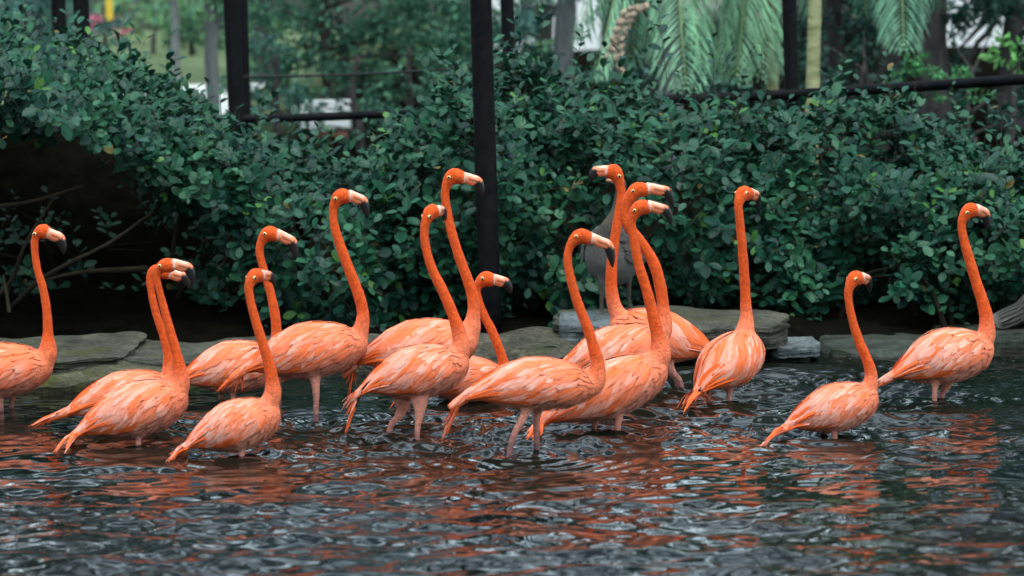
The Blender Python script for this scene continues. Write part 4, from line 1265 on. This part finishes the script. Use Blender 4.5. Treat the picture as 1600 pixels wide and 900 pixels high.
tree('thick dark bark trunk at right behind the rail', base_at(1452, 22), 5.0, .135, M['bark_dark'],
     [cl(1500, -40, 22, .5, .3), cl(1400, -80, 22, .6, .4), cl(1560, -60, 22, .5, .4)], .09, GR2, 1500)
tree('dark trunk just right of the pale palm stem', base_at(1305, 23), 5.0, .075, M['bark_dark'],
     [cl(1330, -60, 23, .5, .4), cl(1270, -80, 23, .5, .4), cl(1345, 30, 23.5, .25, .2)], .09, GR2, 1500)
tree('narrow dark trunk between the palm stem and the thick trunk', base_at(1395, 24.5), 5.0, .06, M['bark_dark'],
     [cl(1380, -60, 24.5, .5, .4), cl(1360, 20, 25, .3, .25), cl(1420, 40, 25, .3, .2)], .09, GR2, 1500)
tree('far right dark leaved tree with bright gaps between its boughs', base_at(1580, 25), 4.5, .10, M['bark_dark'],
     [cl(1590, -20, 25, .6, .3), cl(1500, 20, 25.2, .34, .2), cl(1590, 150, 25.4, .25, .16), cl(1600, 60, 25, .18, .3), cl(1470, 160, 25, .3, .2), cl(1640, 100, 25, .4, .5), cl(1600, 215, 25, .3, .14), cl(1485, 90, 25.5, .22, .16)], .08, GR2, 2300)

# undergrowth bushes behind the aviary
def bush(label, px, Y, clumps, leafL, cols, nleaf, group='bushes in the park behind the aviary', name='bush'):
    return tree(label, base_at(px, Y), .8, .03, M['bark_dark'], clumps, leafL, cols, nleaf, group, name=name, cat='bush')

bush('teal leafed bush above the left shrub, left of the black posts', 40, 22, [cl(20, 30, 22, .4, .25), cl(-50, 20, 22, .4, .3), cl(70, 10, 22, .3, .2), cl(40, -30, 22, .4, .3), cl(160, 20, 22.5, .18, .12)], .08, HAZY_TEAL, 1700)
bush('pink flowering bush beyond the clearing', 165, 44, [cl(150, 44, 44, .18, .12), cl(175, 42, 44, .2, .14), cl(162, 36, 44, .2, .1)], .10, [(.75, .16, .34), (.62, .12, .28), (.3, .25, .15)], 3800, name='flowering_bush')
bush('bright green bush right of the pink flowers', 240, 46, [cl(215, 30, 46, .5, .35), cl(260, 40, 46, .6, .3), cl(235, 5, 46, .8, .4)], .14, GR3, 700)
bush('green hedge clump behind the grey trunks at left', 300, 44, [cl(300, 35, 44, .6, .4), cl(345, 45, 44, .5, .4), cl(310, -10, 44, .9, .5), cl(340, 5, 44, .8, .5), cl(285, 50, 44, .5, .2)], .14, GR3 + HAZY_GREEN, 800)
bush('bright feathery green bush in front of the thick right trunk', 1440, 19.5, [cl(1430, 92, 19.5, .14, .05), cl(1460, 112, 19.4, .18, .05), cl(1420, 108, 19.5, .13, .04), cl(1500, 118, 19.5, .14, .06), cl(1445, 148, 19.5, .16, .05), cl(1520, 150, 19.5, .14, .05), cl(1400, 120, 19.6, .1, .04)], .035, [(.08, .28, .10), (.10, .33, .12), (.06, .2, .09)], 15000)
bush('pale green leafy bush at the top right edge', 1585, 19, [cl(1575, 85, 19, .12, .05), cl(1600, 70, 19, .14, .06), cl(1610, 100, 19, .12, .06)], .06, [(.14, .38, .10), (.18, .45, .14)], 6500)
bush('dark undergrowth below the rail at right', 1350, 21, [cl(1290, 120, 21, .25, .3), cl(1340, 110, 21.5, .3, .3), cl(1390, 150, 21, .3, .25), cl(1230, 130, 22, .35, .3), cl(1260, 60, 22.5, .3, .3), cl(1180, 120, 22, .3, .25)], .07, GR2, 2200)
bush('dense teal bush filling the gap right of the doubled left post', 430, 24, [cl(400, 150, 24, .22, .16), cl(440, 120, 24, .28, .2), cl(470, 165, 24.2, .2, .12), cl(420, 80, 24.5, .3, .2), cl(395, 185, 24, .2, .1)], .075, HAZY_TEAL + HAZY_GREEN, 2400)
bush('dense green bush before the thick post, under the green tree', 640, 25, [cl(600, 150, 25, .22, .14), cl(650, 130, 25, .3, .2), cl(700, 150, 25, .3, .2), cl(740, 120, 25, .3, .25), cl(575, 190, 25, .16, .08), cl(620, 185, 25, .25, .1)], .075, HAZY_GREEN, 2300)
bush('loose leafy bush in front of the low garden wall', 560, 23.5, [cl(465, 195, 23.5, .12, .1), cl(478, 165, 23.5, .06, .07), cl(536, 160, 23.5, .07, .08), cl(505, 205, 23.5, .1, .05), cl(590, 170, 23.5, .14, .1), cl(530, 222, 23.5, .16, .06), cl(575, 205, 23.4, .12, .08), cl(505, 150, 23.6, .08, .05)], .07, HAZY_GREEN + GR2, 3600)
bush('leafy bush standing on the lawn left of the grey trunk', 165, 33, [cl(150, 110, 33, .35, .2), cl(190, 85, 33, .2, .12), cl(130, 90, 33, .4, .25)], .09, HAZY_GREEN + GR3, 1500)
bush('dark leafy screen low down behind the right end of the rail', 1520, 20.5, [cl(1400, 190, 20.5, .25, .14), cl(1470, 200, 20.5, .25, .14), cl(1590, 190, 20.6, .16, .2), cl(1500, 150, 21, .12, .08), cl(1480, 60, 22, .2, .18), cl(1580, 140, 21.5, .12, .14), cl(1560, 30, 22, .3, .14), cl(1440, 240, 20.5, .3, .1)], .07, GR2, 3000)
bush('dark leafy screen between the pale palm stem and the thick trunk', 1350, 20.8, [cl(1330, 170, 20.8, .25, .16), cl(1380, 110, 21.5, .2, .2), cl(1250, 180, 20.8, .25, .14), cl(1170, 170, 20.8, .25, .14), cl(1350, 40, 22.5, .2, .2)], .07, GR2, 2600)
bush('dark green undergrowth behind the palm fronds', 1010, 23, [cl(960, 120, 23.4, .35, .3), cl(1040, 130, 23, .35, .3), cl(1120, 120, 23, .4, .3), cl(1000, 60, 24, .4, .3), cl(1100, 40, 24, .45, .35)], .07, GR2 + HAZY_TEAL, 1900)
bush('shady undergrowth right of the thick post', 845, 21.5, [cl(820, 100, 21.5, .25, .2), cl(870, 120, 21.5, .25, .15), cl(800, 50, 22.5, .25, .2)], .07, GR2, 1800)


def frond(g, gr, base, tip, sag, nl, ll, col, colr, side=np.array([0, 1.0, 0])):
    """one feather-shaped palm frond: arching midrib and hanging narrow leaflets on both sides"""
    base, tip = np.array(base, float), np.array(tip, float)
    mid = base + (tip - base) * .55 + np.array([0, 0, sag])
    P = resample([base, base + (mid - base) * .5 + np.array([0, 0, sag * .35]), mid, tip], 40)
    V, Q, T = tube_geo(P, np.linspace(.014, .003, 40), 6); gr.add(V, Q, T, np.array(colr))
    t = np.linspace(.10, .99, nl)
    pos = np.stack([np.interp(t, np.linspace(0, 1, 40), P[:, c]) for c in range(3)], 1)
    tan = unit(np.stack([np.interp(t, np.linspace(0, 1, 40), np.gradient(P, axis=0)[:, c]) for c in range(3)], 1))
    sd_ = unit(np.cross(tan, np.array([0, 0, 1.0])))
    for sg in (1, -1):
        D = sd_ * sg * .8 + tan * .55 + np.array([0, 0, -.35]) + rng.normal(0, .06, (nl, 3))
        L = ll * (np.sin(np.clip(t * 1.05, 0, 1) * math.pi) ** .5 * .85 + .2) * rng.uniform(.9, 1.1, nl)
        Nn = np.cross(D, tan) * sg + np.array([0, 0, .8])
        cc = np.array(col) * rng.uniform(.8, 1.2, (nl, 1))
        # two-piece leaflets that droop
        D = unit(D)
        add_leaves(g, pos, D, Nn, L * .6, np.full(nl, .019), cc, 0)
        add_leaves(g, pos + D * (L * .42)[:, None], D + np.array([0, 0, -.45]), Nn, L * .6, np.full(nl, .016), cc, 0)


def palm(label, base, crown, tr, bark, fronds, col, extra=None, ll=.3):
    base = np.array(base, float)
    root = empty('palm_tree', base, label, 'palm', 'palms in the park behind the aviary')
    g = Geo()
    P = resample([base - [0, 0, .1], base + (crown - base) * .5, crown], 60)
    rad = np.linspace(tr, tr * .85, 60) * (1 + .05 * (np.arange(60) % 4 == 0))
    V, Q, T = tube_geo(P, rad, 14); g.add(V, Q, T, np.array((.3, .3, .2)))
    g.build('trunk', bark, root, base)
    for tip, sag in fronds:
        gf, gr = Geo(), Geo()
        frond(gf, gr, crown, tip, sag, 32, ll, col, (.30, .42, .18))
        fo = gf.build('frond', M['far_leaf'], root, base)
        ro = gr.build('midrib', M['far_leaf'], fo, base)
    if extra is not None:
        g = Geo(); extra(g); g.build('flower_stalk', M['stem'], root, base)
    return root


def stalk(g):
    for pts in ([(1010, 8), (975, 20), (960, 55), (948, 92)], [(1010, 8), (985, 30), (972, 70), (968, 108)], [(990, 15), (965, 50), (962, 90), (978, 122)]):
        P = resample([at(x, y, 19.3) for x, y in pts], 40)
        P[:, :2] += .012 * np.sin(np.arange(40) * 1.3)[:, None]
        V, Q, T = tube_geo(P, np.linspace(.02, .012, 40) * (1 + .3 * np.sin(np.arange(40) * 1.7)), 8)
        g.add(V, Q, T, np.array((.34, .27, .20)))


cr = at(1040, -150, 20.0)
palm('big palm behind the shrubs with long drooping fronds and a dry flower stalk', base_at(1050, 20.3), cr, .09, M['bark_grey'],
     [(at(1072, 138, 19.6), .30), (at(1095, 95, 19.9), .34), (at(930, 120, 19.8), .30), (at(900, 60, 20.3), .34), (at(985, 95, 20.4), .28), (at(1130, 120, 20.2), .40), (at(1175, 60, 20.5), .45), (at(840, 0, 20.6), .4)],
     (.27, .52, .32), stalk, .40)
cr = at(1200, -160, 20.6)
palm('second palm left of the right black post, fronds hanging straight down', base_at(1208, 21), cr, .05, M['bark_pale'],
     [(at(1150, 125, 20.3), .34), (at(1190, 120, 20.4), .38), (at(1125, 80, 20.5), .40), (at(1215, 90, 20.6), .4), (at(1275, 20, 20.8), .45)], (.24, .46, .28), None, .38)
cr = at(1283, -330, 18.4)
palm('slim palm with a pale yellowish ringed stem beside the right black post', base_at(1262, 18.4), cr, .046, M['bark_pale'],
     [(cr + np.array([dx, dy, -.5]), .5) for dx, dy in ((1, .3), (-.9, .4), (.3, -1), (-.4, .9), (.7, .8))], (.12, .28, .12), None, .34)
cr = at(1400, -170, 20.0)
palm('palm at upper right with fan of thin fronds before the thick trunk', base_at(1372, 20.5), cr, .05, M['bark_dark'],
     [(at(1412, 78, 19.7), .35), (at(1385, 50, 20), .4), (at(1350, 20, 20.3), .4), (at(1440, 40, 20), .4), (at(1470, 10, 20.2), .45), (at(1310, -30, 20.4), .45)], (.18, .38, .25), None, .34)


# pale park buildings seen in the gaps
def building(label, px0, px1, Y, h, roofcol=True, win=(), z0=None):
    x0, x1 = at(px0, 100, Y)[0], at(px1, 100, Y)[0]
    z = float(terrain((x0 + x1) / 2, Y)) - .1 if z0 is None else z0
    loc = np.array([(x0 + x1) / 2, Y + 1.5, z])
    root = empty('park_building', loc, label, 'building', 'pale buildings beyond the trees')

    def box(a_, b_):
        v = np.array([(x, y, zz) for zz in (a_[2], b_[2]) for x, y in ((a_[0], a_[1]), (b_[0], a_[1]), (b_[0], b_[1]), (a_[0], b_[1]))])
        return v, [(0, 3, 2, 1), (4, 5, 6, 7), (0, 1, 5, 4), (1, 2, 6, 5), (2, 3, 7, 6), (3, 0, 4, 7)]
    g = Geo(); g.add(*box((x0, Y, z), (x1, Y + 3, z + h))); g.build('wall', M['plaster'], root, loc, False)
    g = Geo()
    v = np.array([(x0 - .2, Y - .25, z + h + .003), (x1 + .2, Y - .25, z + h + .003), (x1 + .2, Y + 3.2, z + h + .003), (x0 - .2, Y + 3.2, z + h + .003), (x0 + .3, Y + 1.5, z + h + .7), (x1 - .3, Y + 1.5, z + h + .7)])
    g.add(v, [(0, 1, 5, 4), (2, 3, 4, 5), (3, 2, 1, 0)], [(1, 2, 5), (3, 0, 4)]); g.build('roof', M['terracotta'], root, loc, False)
    for fx in win:
        wx = x0 + (x1 - x0) * fx
        g = Geo(); g.add(*box((wx - .14, Y - .02, z + .35), (wx + .14, Y + .01, z + h - .25)))
        wo = g.build('window', M['glass_dark'], root, loc, False)
        g = Geo()
        for a_, b_ in (((wx - .17, Y - .035, z + .32), (wx - .14, Y + .02, z + h - .22)), ((wx + .14, Y - .035, z + .32), (wx + .17, Y + .02, z + h - .22)), ((wx - .14, Y - .033, z + .32), (wx + .14, Y + .02, z + .35))):
            g.add(*box(a_, b_))
        g.build('frame', M['plaster'], wo, loc, False)
    return root

def low_wall(label, px0, px1, Y, z0, z1, z2):
    x0, x1 = at(px0, 150, Y)[0], at(px1, 150, Y)[0]
    loc = np.array([(x0 + x1) / 2, Y, z0])
    root = empty('garden_wall', loc, label, 'wall', None)
    for nm, a_, b_, m_ in (('brick_base', (x0, Y, z0 - .1), (x1, Y + .3, z1), M['terracotta']), ('white_top', (x0 - .03, Y - .03, z1), (x1 + .03, Y + .33, z2), M['plaster'])):
        v = np.array([(x, y, zz) for zz in (a_[2], b_[2]) for x, y in ((a_[0], a_[1]), (b_[0], a_[1]), (b_[0], b_[1]), (a_[0], b_[1]))])
        g = Geo(); g.add(v, [(0, 3, 2, 1), (4, 5, 6, 7), (0, 1, 5, 4), (1, 2, 6, 5), (2, 3, 7, 6), (3, 0, 4, 7)]); g.build(nm, m_, root, loc, False)


low_wall('low garden wall with reddish base and white top behind the left rail', 474, 540, 25.0, .5, .62, .86)
building('tall white walled building behind the grey trunk right of the thick post', 770, 960, 43.0, 3.2, win=(.3, .62))
building('white walled building glimpsed through gaps at the far right', 1480, 1640, 41.0, 1.5, win=(.75,))
o = bar('yellow_pole', 'bright yellow pole standing in the park behind the left posts', 'pole', [at(171, 34, 40), at(170, -40, 40), at(170, -120, 40)], .05, M['yellow'], None)

# the far wood
far_specs = [(-150, 52, 3.2, HAZY_TEAL), (60, 55, 3.0, HAZY_TEAL), (190, 58, 3.0, HAZY_GREEN), (420, 50, 3.2, HAZY_GREEN), (600, 54, 3.2, GR2), (760, 52, 3.4, HAZY_TEAL), (1000, 48, 3.2, GR2), (1140, 50, 3.4, GR2), (1290, 47, 3.2, GR2), (1440, 50, 3.4, GR2), (1600, 54, 3.2, GR2), (1760, 50, 3.2, GR2)]
names_far = ['far teal tree beyond the left frame edge', 'far tree above the left shrub', 'far tree over the bright clearing', 'far tree behind the doubled black post', 'far dark tree behind the green middle tree',
             'far tree above the thick post', 'far dark tree behind the big palm', 'far dark tree between the two palms', 'far dark tree behind the pale palm stem', 'far dark tree behind the thick trunk', 'far dark tree at the right edge', 'far dark tree outside the right edge']
for (px, Y, hgt, cols), lab in zip(far_specs, names_far):
    b0 = base_at(px, Y)
    cls = []
    for q in range(11):
        cls.append((b0 + np.array([random.uniform(-1.5, 1.5), random.uniform(-.8, .8), random.uniform(.25, hgt)]), (random.uniform(.6, 1.0),) * 2 + (random.uniform(.4, .7),)))
    tree(lab, b0, hgt, .12, M['bark_dark'], cls, .17, cols, 330, 'far trees closing the view')


# tall trees added round the pond: their unseen crowns darken the water reflections
def canopy(label, x, y, hgt, tr, cls, leafL, n):
    b0 = np.array([x, y, float(terrain(x, y))])
    tree(label, b0, hgt, tr, M['bark_dark'], [(b0 + np.array(c), r) for c, r in cls], leafL, GR2, n, 'trees added round the pond for their shade')


def crown_spots(k, w, z0, z1, rad):
    return [((random.uniform(-w, w), random.uniform(-w * .6, w * .6), random.uniform(z0, z1)), (rad * random.uniform(.7, 1.2),) * 2 + (rad * .6,)) for _ in range(k)]

for x, y, hgt, k, w_ in ((-7.5, 19, 8, 16, 3.0), (-5.6, 25, 9, 14, 2.8), (1.2, 33, 11, 12, 3.5), (6.5, 20, 9, 16, 3.0), (10, 27, 10, 14, 3.2), (-12, 27, 10, 14, 3.2)):
    canopy('tall dark tree added behind the aviary, its unseen crown darkening the water', x, y, hgt, .16, crown_spots(k, w_, 3.0, hgt, 1.1), .2, 260)

for x, y, hgt, k, w_, ox in ((-5.6, 22, 9, 16, 2.6, 2.2), (5.6, 22.5, 9.5, 16, 2.6, -2.2), (2.72, 24.5, 10, 14, 2.8, 0), (0.36, 30, 11, 14, 3.0, 0), (-2.9, 34, 12, 14, 3.2, 0)):
    canopy('tall dark tree added behind the aviary, its unseen crown darkening the water', x, y, hgt, .10, [((c[0] + ox, c[1], c[2]), r) for c, r in crown_spots(k, w_, 2.6, hgt, 1.15)], .2, 330)
for x, y in ((-14, -5), (-10, -8), (-6, -9), (-2, -10), (2, -10), (6, -9), (10, -8), (14, -5)):  # unseen trees added behind the camera so the hollow stays dark
    b0 = np.array([x, y, float(terrain(x, y))])
    tree('broad dense tree added behind the camera to block low front light', b0, 5.0, .2, M['bark_dark'], [(b0 + np.array(c), r) for c, r in crown_spots(16, 2.3, .4, 5.0, 1.4)], .34, GR2, 400, 'trees added round the pond for their shade')
